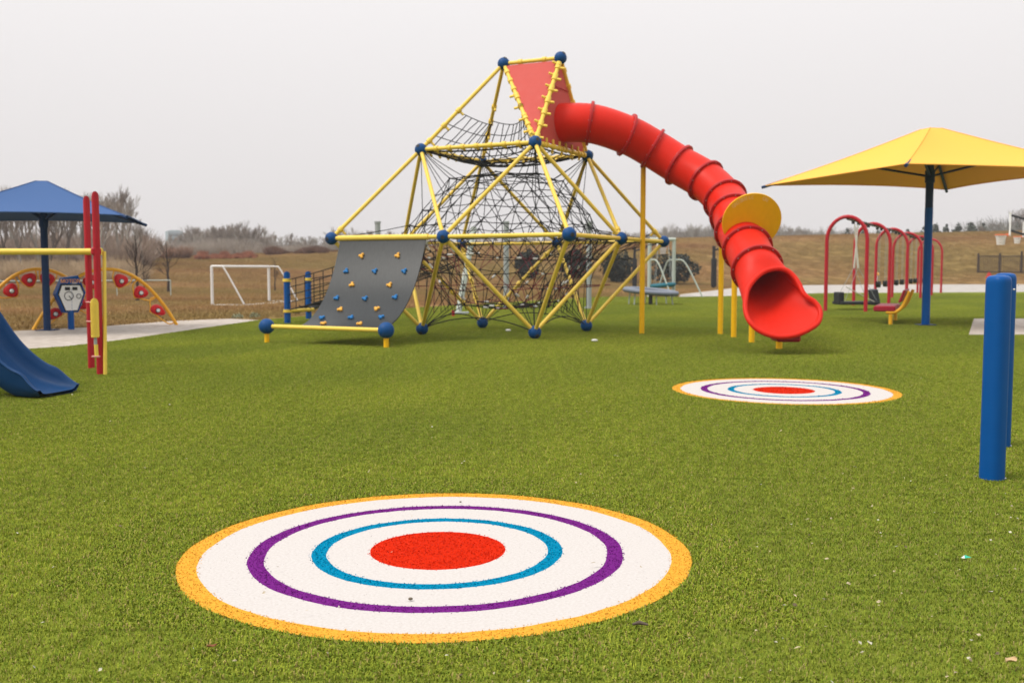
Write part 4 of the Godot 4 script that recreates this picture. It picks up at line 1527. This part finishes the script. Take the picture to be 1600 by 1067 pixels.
# ---------------------------------------------------------------- right side
func right_side() -> void:
	# yellow canopy
	var c := Vector3(11.02, 0, -26.47)
	var t := thing("shade_canopy", "large yellow fabric shade canopy on a single blue pole", "shade canopy", c)
	var he := 3.87
	canopy(t, c, [Vector3(8.94, he, -22.77), Vector3(7.25, he, -28.75), Vector3(13.08, he, -30.2), Vector3(14.75, he, -24.3)], he, 5.16, M.cloth_yellow, M.dark_blue_metal, 0.10, 0.10, 3.92)
	var mb := MB.new()
	mb.tube([Vector3(c.x, 0, c.z), Vector3(c.x, 3.1, c.z)], 0.104, 20)
	wpart(t, "painted_sleeve", mb, M.post_blue)
	# bollards
	var said := ["nearer of two round topped blue posts at the right edge", "farther blue post half hidden behind the nearer one at right"]
	var bp := [[Vector3(3.44, 0, -7.04), 1.455], [Vector3(4.135, 0, -8.35), 1.465]]
	for k in 2:
		var p: Vector3 = bp[k][0]
		t = thing("blue_post", said[k], "post", p, "blue posts at the right edge")
		mb = MB.new()
		var h: float = bp[k][1]
		var rows := []
		for w in [[0.995, 0.0], [1.0, 0.02], [1.0, h - 0.055], [0.975, h - 0.034], [0.90, h - 0.016], [0.72, h - 0.006], [0.4, h - 0.001], [0.0, h]]:
			var row := []
			for s in 40:   # a flattened, rounded-oblong section
				var a := TAU * s / 40
				var e := Vector3(signf(cos(a)) * pow(absf(cos(a)), 0.72) * 0.077, 0, signf(sin(a)) * pow(absf(sin(a)), 0.72) * 0.077)
				row.append(p + Basis(Vector3.UP, 0.5) * (e * w[0]) + Vector3(0, w[1], 0))
			rows.append(row)
		mb.grid(rows, true)
		wpart(t, "post_shell", mb, M.post_blue)
		mb = MB.new()
		mb.tube([p + Vector3(0.075, h - 0.10, 0.06), p + Vector3(0.082, h - 0.10, 0.068)], 0.006, 8)
		wpart(t, "screw", mb, M.ferrule)
		mb = MB.new()
		mb.ball(p + Vector3(0.082, 0.004, 0.02), Vector3(0.016, 0.010, 0.014), Basis(), 8, 5)
		wpart(t, "anchor_bolt", mb, M.ferrule)
	# swing frame
	t = thing("swing_set", "red row of six rounded arches carrying the swings", "swing set", Vector3(16, 0, -42))
	var dir := Vector3(2.85, 0, -5.4)
	var across := Vector3(0.885, 0, 0.467)
	var tops := []
	for k in 6:
		var r := Vector3(12.36, 0, -34.76) + dir * k
		var l := r - across * 1.36
		var h := 3.32
		var pts := [l, l + Vector3(0, 1.0, 0)]
		for s in 17:
			var a := PI * s / 16
			pts.append((l + r) / 2 - across * 0.68 * cos(a) + Vector3(0, h - 0.82 + 0.82 * sin(a), 0))
		pts.append(r + Vector3(0, 1.0, 0)); pts.append(r)
		mb = MB.new()
		mb.tube(pts, 0.066, 12)
		wpart(t, "arch", mb, M.frame_red)
		tops.append((l + r) / 2 + Vector3(0, h - 0.07, 0))
	rod(t, "top_beam", tops[0], tops[5], 0.05, M.brown_metal)
	for k in 5:
		for f in [0.2, 0.4, 0.6, 0.8]:
			var p: Vector3 = tops[k].lerp(tops[k + 1], f)
			crate(t, "hanger", p - Vector3(0, 0.07, 0), Vector3(0.1, 0.14, 0.08), M.black_metal, Basis(Vector3.UP, 0.5))
	var n := 0
	var words := ["second", "third", "fourth", "last"]
	for k in range(1, 5):
		for f in [0.32, 0.68]:
			var p: Vector3 = tops[k].lerp(tops[k + 1], f)
			p = Vector3(p.x, 0, p.z)
			var s := thing("swing", "black %s swing hanging in the %s bay of the red arches" % ["nearer" if f < 0.5 else "farther", words[k - 1]], "swing", p, "black swings under the red arches")
			var fx := dir.normalized()
			mb = MB.new()
			var rows := []
			for w in 2:
				var row := []
				for q in 9:
					var a := (q / 8.0 - 0.5)
					row.append(p + fx * a * 0.44 + across * (0.085 if w else -0.085) + Vector3(0, 0.70 + 0.5 * a * a, 0))
				rows.append(row)
			for g in [0.0, 0.14]:
				var rr := []
				for row in rows:
					var r3 := []
					for q in row: r3.append(q + Vector3(0, g, 0))
					rr.append(r3)
				mb.grid(rr)
			for row in rows:
				for q in 8: mb.quad(row[q], row[q + 1], row[q + 1] + Vector3(0, 0.14, 0), row[q] + Vector3(0, 0.14, 0), row[q] - p)
			for e in [0, 8]: mb.quad(rows[0][e], rows[1][e], rows[1][e] + Vector3(0, 0.14, 0), rows[0][e] + Vector3(0, 0.14, 0), fx * (e - 4))
			wpart(s, "seat", mb, M.black_plastic)
			for g in [-0.235, 0.235]: rod(s, "chain", p + fx * g + Vector3(0, 0.92, 0), p + fx * g * 1.1 + Vector3(0, 3.18, 0), 0.006, M.grey_metal, 6)
	# wheelchair platform swing
	var p := Vector3(12.62, 0, -36.5)
	t = thing("platform_swing", "low black platform swing with upright end panels on pale ropes in the first red arch", "swing", p)
	var bs := Basis(Vector3.UP, 0.12)
	crate(t, "platform", p + Vector3(0, 0.25, 0), Vector3(1.45, 0.11, 0.85), M.black_plastic, bs, 0.02)
	crate(t, "end_panel", p + bs * Vector3(-0.66, 0, 0) + Vector3(0, 0.42, 0), Vector3(0.20, 0.46, 0.5), M.black_plastic, bs, 0.03)
	crate(t, "end_panel", p + bs * Vector3(0.70, 0, 0.0) + Vector3(0, 0.46, 0), Vector3(0.17, 0.58, 0.5), M.dark_rubber, bs * Basis(Vector3.BACK, 0.22), 0.03)
	var tp: Vector3 = tops[0].lerp(tops[1], 0.3)
	for q in [[-0.6, 0.38, 0.0], [-0.6, -0.38, 0.4], [0.6, 0.38, 0.0], [0.6, -0.38, 0.4]]:
		var hi := tp + dir.normalized() * (0.5 if q[2] > 0 else -0.3) - Vector3(0, 0.12, 0)
		var lo := p + bs * Vector3(q[0], 0.35, q[1])
		var kn := lo.lerp(hi, 0.42) + bs * Vector3(-q[0] * 0.55, 0, 0)
		rod(t, "rope", kn, hi, 0.022, M.pale_rope, 6)
		rod(t, "rope", lo, kn, 0.008, M.grey_metal, 6)
	rod(t, "safety_bar", p + bs * Vector3(-0.6, 0.85, 0.40), p + bs * Vector3(0.5, 0.30, 0.42), 0.015, M.pale_rope, 8)
	# bench
	var b0 := Vector3(10.20, 0, -26.77); var b1 := Vector3(11.15, 0, -28.9)
	t = thing("bench", "small red bench with curved yellow tube frame facing left", "bench", (b0 + b1) / 2)
	var ax := (b1 - b0).normalized()
	var fw := Vector3(ax.z, 0, -ax.x)   # the way the sitter faces
	if fw.x > 0: fw = -fw
	for b in [b0, b1]:
		var pts := smooth_path([b, b + Vector3(0, 0.27, 0)], 2)
		mb = MB.new()
		mb.tube(pts, 0.052, 12)
		wpart(t, "leg", mb, M.bench_yellow)
		pts = smooth_path([b + fw * 0.12 + Vector3(0, 0.33, 0), b + Vector3(0, 0.32, 0), b - fw * 0.14 + Vector3(0, 0.35, 0), b - fw * 0.27 + Vector3(0, 0.46, 0), b - fw * 0.36 + Vector3(0, 0.64, 0), b - fw * 0.46 + Vector3(0, 0.90, 0)], 5)
		mb = MB.new()
		mb.tube(pts, 0.045, 12)
		wpart(t, "frame_tube", mb, M.bench_yellow)
	var sb := Basis(fw, Vector3.UP, fw.cross(Vector3.UP))
	var mid := (b0 + b1) / 2
	crate(t, "seat", mid + fw * 0.16 + Vector3(0, 0.42, 0) + ax * 0.0, Vector3(0.56, 0.15, b0.distance_to(b1) + 0.1), M.bench_red, sb, 0.03)
	crate(t, "backrest", mid - fw * 0.27 + Vector3(0, 0.76, 0), Vector3(0.07, 0.36, b0.distance_to(b1) + 0.1), M.bench_red, sb * Basis(Vector3.BACK, 0.36), 0.02)


# ---------------------------------------------------------------- far things
func goal(called: String, label: String, a: Vector3, b: Vector3, depth: Vector3, h: float, r: float, m: Material) -> void:
	var t := thing(called, label, "soccer goal", (a + b) / 2)
	var u := Vector3(0, h, 0)
	rod(t, "goalpost", a, a + u, r, m)
	rod(t, "goalpost", b, b + u, r, m)
	rod(t, "crossbar", a + u, b + u, r, m)
	for p in [a, b]:
		var mb := MB.new()
		mb.tube(smooth_path([p + u, p + u + depth * 0.25, p + u * 0.9 + depth * 0.42, p + depth], 6), r * 0.6, 8)
		wpart(t, "stay", mb, m)
		rod(t, "base_bar", p, p + depth, r * 0.7, m)
	rod(t, "base_bar", a + depth, b + depth, r * 0.7, m)


func hoop(label: String, p: Vector3, face: Vector3, rim_h: float, reach: float, k: float) -> void:
	var t := thing("basketball_hoop", label, "basketball hoop", p, "basketball hoops")
	var s := face.cross(Vector3.UP)
	var b := Basis(s, Vector3.UP, -face)
	crate(t, "pole", p + Vector3(0, rim_h * 0.5, 0), Vector3(0.2, rim_h, 0.2) * Vector3(k, 1, k), M.black_metal, b)
	crate(t, "pole_pad", p + Vector3(0, 1.2, 0) + face * 0.02, Vector3(0.36 * k, 2.2, 0.36 * k), M.black_plastic, b, 0.04)
	for q in [0.25, 1.15]: rod(t, "arm", p + Vector3(0, rim_h + (q - 0.6) * k, 0), p + face * reach + Vector3(0, rim_h + q * k, 0), 0.07 * k, M.black_metal, 8)
	var bd := p + face * (reach + 0.05) + Vector3(0, rim_h + 0.60 * k, 0)
	crate(t, "backboard", bd, Vector3(2.0 * k, 1.25 * k, 0.09 * k), M.sign_white, b)
	for q in [0.60, -0.60]: crate(t, "board_edge", bd + Vector3(0, q * k, 0), Vector3(2.03 * k, 0.09 * k, 0.12 * k), M.net_white, b)
	var c := p + face * (reach + 0.50 * k) + Vector3(0, rim_h, 0)
	var ring := []
	for q in 20: ring.append(c + Vector3(cos(TAU * q / 20) * 0.32 * k, 0, sin(TAU * q / 20) * 0.32 * k))
	var mb := MB.new()
	mb.tube(ring, 0.032 * k, 6, false, true)
	wpart(t, "rim", mb, M.orange)
	crate(t, "rim_bracket", c - face * 0.36 * k, Vector3(0.2, 0.14, 0.22) * k, M.orange, b)
	mb = MB.new()
	for q in 14:
		for g in [-1, 1]:
			var a: float = TAU * q / 14
			var e: float = a + g * 0.5
			mb.tube([c + Vector3(cos(a), 0, sin(a)) * 0.31 * k, c + Vector3(cos(e) * 0.22, -0.3, sin(e) * 0.22) * k, c + Vector3(cos(e + g * 0.3) * 0.19, -0.58, sin(e + g * 0.3) * 0.19) * k], 0.022 * k, 4, false)
	wpart(t, "net", mb, M.net_white, "stuff")


func background() -> void:
	goal("soccer_goal", "white soccer goal standing in the brown meadow", Vector3(-12.53, -0.03, -41.6), Vector3(-11.35, -0.03, -46.5), Vector3(1.35, 0, 0.0), 1.62, 0.060, M.white_paint)
	var rl := thing("pipe_rail", "thin grey pipe rail fence in the meadow behind the pod arches", "fence", Vector3(-23, 0, -56))
	var ra := Vector3(-19.2, -0.03, -56.0); var rb := Vector3(-30.5, -0.03, -54.0)
	rod(rl, "rail", ra + Vector3(0, 0.88, 0), rb + Vector3(0, 0.84, 0), 0.032, M.pale_metal, 8)
	for k in 5:
		var q := ra.lerp(rb, k / 4.0)
		rod(rl, "post", q, q + Vector3(0, 0.88, 0), 0.028, M.pale_metal, 8)
	# tufts beside the path end
	for q in [[-8.45, -30.6, "left pale green tuft at the end of the path"], [-8.0, -30.9, "right pale green tuft at the end of the path"]]:
		var t := thing("weed_tuft", q[2], "plant", Vector3(q[0], -0.03, q[1]), "pale tufts by the path")
		var mb := MB.new()
		for k in 260:
			var d := Vector3(rng.randfn(), absf(rng.randfn()) * 0.6, rng.randfn()).normalized()
			leaf(mb, Vector3(d.x * 0.19, d.y * 0.19, d.z * 0.19) * rand(0.5, 1.0), rand(0.015, 0.04), Color(0.26, 0.27, 0.17))
		mb.n = PackedVector3Array()
		part(t, "foliage", mb.mesh(), M.leaf)
	# grey steel posts
	for q in [[920, "grey steel post behind the right of the rope climber"], [791, "grey steel post behind the middle of the rope climber"], [591, "grey steel post behind the climbing mat"]]:
		var x: float = (q[0] - 800) / 1556.0 * 37.6
		var p := Vector3(x, 0, -37.6)
		var t := thing("steel_post", q[1], "post", p, "grey steel posts behind the climber")
		rod(t, "shaft", p, p + Vector3(0, 3.2, 0), 0.105, M.grey_metal)
		rod(t, "cap", p + Vector3(0, 3.2, 0), p + Vector3(0, 3.27, 0), 0.125, M.grey_metal)
		rod(t, "base_collar", p, p + Vector3(0, 0.06, 0), 0.16, M.grey_metal)
	var lp := Vector3(-1.80, 0, -33.27)
	var tt := thing("leaning_post", "leaning pale grey steel post seen through the rope nets", "post", lp)
	rod(tt, "shaft", lp, Vector3(-1.30, 2.9, -34.2), 0.10, M.pale_metal)
	crate(tt, "base_plate", lp + Vector3(0.1, 0.03, 0), Vector3(0.5, 0.06, 0.4), M.grey_metal)
	var rp := Vector3(-1.86, 0, -31.48)
	tt = thing("red_peg", "short dark red peg standing in the turf behind the climber", "peg", rp)
	rod(tt, "peg", rp, rp + Vector3(0, 0.19, 0), 0.05, M.frame_red)
	# ring spinner
	var sp := Vector3(5.85, 0, -42.0)
	tt = thing("ring_spinner", "low tilted grey padded ring on thin metal legs behind the climber", "ring spinner", sp)
	var tilt := Basis(Vector3.BACK, -0.075) * Basis(Vector3.RIGHT, 0.05)
	var rows := []
	for w in [[1.15, 0.07], [1.19, 0.0], [1.15, -0.10], [0.95, -0.12], [0.76, -0.08], [0.72, 0.0], [0.76, 0.08], [0.95, 0.10]]:
		var row := []
		for k in 48: row.append(sp + Vector3(0, 0.56, 0) + tilt * Vector3(cos(TAU * k / 48) * w[0], w[1], sin(TAU * k / 48) * w[0]))
		rows.append(row)
	var mb := MB.new()
	mb.grid(rows, true, true)
	wpart(tt, "padded_ring", mb, M.grey_pad)
	mb = MB.new()
	for k in 12:
		var a := TAU * k / 12
		net_line(mb, sp + Vector3(0, 0.52, 0) + tilt * Vector3(cos(a) * 0.75, 0, sin(a) * 0.75), sp + Vector3(0, 0.38, 0), 0.0, 0.02, 2)
	wpart(tt, "rope_net", mb, M.rope, "stuff")
	for k in 6:
		var a := TAU * k / 6 + 0.4
		rod(tt, "leg", sp + Vector3(cos(a) * 0.95, 0, sin(a) * 0.95), sp + Vector3(0, 0.5, 0) + tilt * Vector3(cos(a) * 0.9, 0, sin(a) * 0.9), 0.028, M.pale_metal, 8)
	rod(tt, "hub", sp, sp + Vector3(0, 0.4, 0), 0.08, M.black_metal)
	# pale swing frame with side braces
	var f0 := Vector3(7.33, 0, -53.2); var f1 := Vector3(8.66, 0, -53.4)
	tt = thing("brace_frame", "pale grey green pipe frame with curved side braces behind the ring", "swing frame", (f0 + f1) / 2)
	var u := Vector3(0, 3.05, 0)
	rod(tt, "upright", f0, f0 + u, 0.10, M.pale_metal)
	rod(tt, "upright", f1, f1 + u, 0.10, M.pale_metal)
	rod(tt, "top_beam", f0 + u, f1 + u + Vector3(0.08, 0, 0), 0.10, M.pale_metal)
	for q in [[f0, Vector3(1.05, 0, 0.9)], [f1, Vector3(1.45, 0, 0.6)], [f1, Vector3(-0.7, 0, -1.6)]]:
		var o: Vector3 = q[0]; var d: Vector3 = q[1]
		mb = MB.new()
		mb.tube(smooth_path([o + Vector3(0, 1.95, 0), o + d * 0.28 + Vector3(0, 1.95, 0), o + d * 0.48 + Vector3(0, 1.6, 0), o + d * 0.7 + Vector3(0, 0.95, 0), o + d], 6), 0.042, 8)
		wpart(tt, "side_brace", mb, M.pale_metal)
	var np := Vector3(8.05, 0, -53.1)
	tt = thing("nest_swing", "teal round nest swing hanging low in the pale pipe frame", "swing", np)
	var ring := []
	for k in 28: ring.append(np + Vector3(cos(TAU * k / 28) * 0.58, 0.62 + 0.05 * cos(TAU * k / 28), sin(TAU * k / 28) * 0.58))
	mb = MB.new()
	mb.tube(ring, 0.11, 8, false, true)
	wpart(tt, "padded_hoop", mb, M.teal)
	mb = MB.new()
	for k in 8:
		net_line(mb, ring[k * 3], ring[(k * 3 + 14) % 28], 0.1, 0.02, 4)
	wpart(tt, "rope_net", mb, M.rope, "stuff")
	for k in [3, 11, 17, 25]: rod(tt, "chain", ring[k], np + Vector3(-0.25 if k in [11, 17] else 0.25, 2.95, -0.1), 0.012, M.grey_metal, 6)
	# hoops
	hoop("black post basketball hoop just left of the yellow slide post", Vector3(9.85, 0, -80.2), Vector3(1, 0, 0.12).normalized(), 3.25, 1.75, 1.0)
	hoop("black post basketball hoop behind the red tube slide", Vector3(15.65, 0, -77.4), Vector3(1, 0, -0.1).normalized(), 3.25, 1.6, 1.0)
	hoop("nearer white basketball hoop at the right edge of the frame", Vector3(37.75, 0, -71.0), Vector3(-0.895, 0, -0.445).normalized(), 3.93, 2.1, 1.22)
	hoop("farther white basketball hoop at the right edge of the frame", Vector3(46.9, 0, -87.0), Vector3(-0.89, 0, -0.455).normalized(), 4.3, 2.1, 1.0)
	# black fence at the foot of the bank
	var fx := 48.6; var fz := -104.0
	tt = thing("metal_fence", "black metal picket fence at the foot of the bank at right", "fence", Vector3(fx, 0, fz))
	var prev := Vector3.ZERO
	mb = MB.new()
	for k in 5:
		var q := Vector3(fx + k * 2.15, 0, fz + k * 0.2)
		q.y = 1.05
		crate(tt, "fence_post", q + Vector3(0, 0.95 + (0.2 if k == 2 else 0.0), 0), Vector3(0.16, 2.2, 0.16), M.brown_metal)
		if k > 0:
			for h in [0.12, 1.75]: rod(tt, "fence_rail", prev + Vector3(0, h, 0), q + Vector3(0, h, 0), 0.05, M.brown_metal, 6)
			for s in range(1, 12):
				var e := prev.lerp(q, s / 12.0)
				mb.tube([e + Vector3(0, 0.1, 0), e + Vector3(0, 1.76, 0)], 0.034, 4)
		prev = q
	wpart(tt, "pickets", mb, M.brown_metal, "stuff")
	# hydrant
	var hx := 45.0; var hz := -94.0
	var hy := land(hx, hz) + 0.15
	var hp := Vector3(hx, hy, hz)
	tt = thing("fire_hydrant", "faded red fire hydrant behind the blue posts", "hydrant", hp)
	mb = MB.new()
	mb.tube([hp, hp + Vector3(0, 0.06, 0), hp + Vector3(0, 0.08, 0), hp + Vector3(0, 0.72, 0), hp + Vector3(0, 0.76, 0), hp + Vector3(0, 0.84, 0), hp + Vector3(0, 1.0, 0), hp + Vector3(0, 1.05, 0)], [0.24, 0.24, 0.16, 0.16, 0.22, 0.21, 0.11, 0.03], 14)
	wpart(tt, "barrel", mb, M.hydrant_red)
	for d in [Vector3(1, 0, 0), Vector3(-1, 0, 0), Vector3(0, 0, 1)]: rod(tt, "outlet", hp + Vector3(0, 0.58, 0), hp + Vector3(0, 0.58, 0) + d * 0.30, 0.10, M.hydrant_red, 10)
	# yellow ball-topped post
	var yp := Vector3(32.6, land(32.6, -89.0), -89.0)
	tt = thing("ball_post", "short pale post with a yellow ball top behind the swings", "post", yp)
	rod(tt, "shaft", yp, yp + Vector3(0, 1.0, 0), 0.06, M.net_white, 8)
	blob(tt, "ball_top", yp + Vector3(0, 1.05, 0), 0.17, M.hold_yellow)


# ---------------------------------------------------------------- litter on the turf
func litter() -> void:
	var t := thing("leaf_litter", "scattered pale dry leaf scraps and grit on the turf", "leaf litter")
	t.set_meta("kind", "stuff")
	var mb := MB.new()
	for k in 400:
		var d := pow(rng.randf(), 1.4) * 12.0 + 3.3
		var u := rand(-0.55, 0.6)
		if k < 150:
			d = rand(3.4, 7.5); u = rand(0.25, 0.58)
		var x := u * d
		if in_spot(x, -d, 0.02) and k % 3 > 0: continue
		var p := Vector3(x, rand(0.020, 0.032), -d)
		var s := rand(0.003, 0.0085) * (1.4 if rng.randf() < 0.15 else 1.0)
		var c := Color(0.40, 0.33, 0.22) if rng.randf() < 0.6 else (Color(0.48, 0.45, 0.36) if rng.randf() < 0.6 else Color(0.12, 0.085, 0.06))
		mb.col = c * rand(0.7, 1.2)
		var a := Vector3(rng.randfn(), rng.randfn() * 0.3, rng.randfn()).normalized(); var b := a.cross(Vector3.UP + Vector3(rand(-0.5, 0.5), 0, rand(-0.5, 0.5))).normalized()
		mb.raw(p - a * s * 1.4, p + b * s, p + a * s * 1.4)
		mb.raw(p - a * s * 1.4, p + a * s * 1.4 + Vector3(0, s * 0.3, 0), p - b * s * 0.8 + Vector3(0, s * 0.5, 0))
	mb.n = PackedVector3Array()
	part(t, "scrap", mb.mesh(), M.leaf, Transform3D(), "stuff")
	# a few pieces large enough to point at
	for q in [["dry_leaf", "curled tan dry leaf on the turf in the lower right corner", "leaf", Vector3(1.87, 0.034, -3.63), 0.030, Color(0.50, 0.36, 0.20)], ["dry_leaf", "small brown dry leaf on the turf in the lower left foreground", "leaf", Vector3(-1.17, 0.032, -3.78), 0.020, Color(0.20, 0.085, 0.04)]]:
		var m2 := MB.new()
		m2.col = q[5]
		var o: Vector3 = q[3]; var s: float = q[4]
		var rows := []
		for r in 7:
			var row := []
			var w := sin(PI * (r + 0.25) / 6.5) * s * 0.62
			for k in 5: row.append(o + Basis(Vector3.UP, 0.5) * Vector3((r / 3.0 - 1.0) * s, absf(k - 2) * s * 0.16 + 0.12 * s * sin(r * 1.3), (k - 2) / 2.0 * w))
			rows.append(row)
		m2.grid(rows)
		sheet(q[0], m2, M.leaf, q[1], q[2], "")
	var m3 := MB.new()
	m3.col = Color(0.10, 0.075, 0.06)
	m3.tube([Vector3(0.50, 0.030, -4.03), Vector3(0.53, 0.036, -4.035), Vector3(0.565, 0.030, -4.025)], [0.005, 0.009, 0.004], 6)
	sheet("twig", m3, M.leaf, "short dark twig on the turf in front of the near target", "twig", "")
	var w := thing("wrapper_scrap", "tiny green and white wrapper scrap on the turf at right", "wrapper", Vector3(2.30, 0.034, -4.96))
	var g := MB.new(); g.col = Color(0.05, 0.42, 0.28)
	g.raw(Vector3(0.0, 0, 0), Vector3(0.034, 0.006, 0.004), Vector3(0.006, 0.014, -0.014)); g.n = PackedVector3Array()
	part(w, "green_side", g.mesh(), M.leaf)
	g = MB.new(); g.col = Color(0.75, 0.78, 0.75)
	g.raw(Vector3(0.0, 0, 0.002), Vector3(-0.022, 0.004, 0.006), Vector3(0.004, 0.013, -0.012)); g.n = PackedVector3Array()
	part(w, "white_side", g.mesh(), M.leaf)
	for q in [[Vector3(-0.46, 0.010, -4.41), "small grey brown pebble on the front white ring of the near target", 0.011], [Vector3(-0.33, 0.012, -6.28), "tiny dark bit on the back white ring of the near target", 0.008]]:
		var m5 := MB.new(); m5.col = Color(0.14, 0.115, 0.085)
		m5.ball(q[0], Vector3(q[2], q[2] * 0.6, q[2] * 0.7), Basis(), 9, 6)
		sheet("pebble", m5, M.leaf, q[1], "pebble", "")
	for q in [[Vector3(-0.09, 0.03, -23.76), "pale scrap lying on the turf under the rope climber"], [Vector3(1.70, 0.03, -20.42), "pale scrap lying on the turf in front of the climber's right ball"]]:
		var m4 := MB.new(); m4.col = Color(0.7, 0.7, 0.66)
		m4.ball(q[0], Vector3(0.07, 0.03, 0.04), Basis(), 8, 5)
		sheet("paper_scrap", m4, M.leaf, q[1], "paper scrap", "")
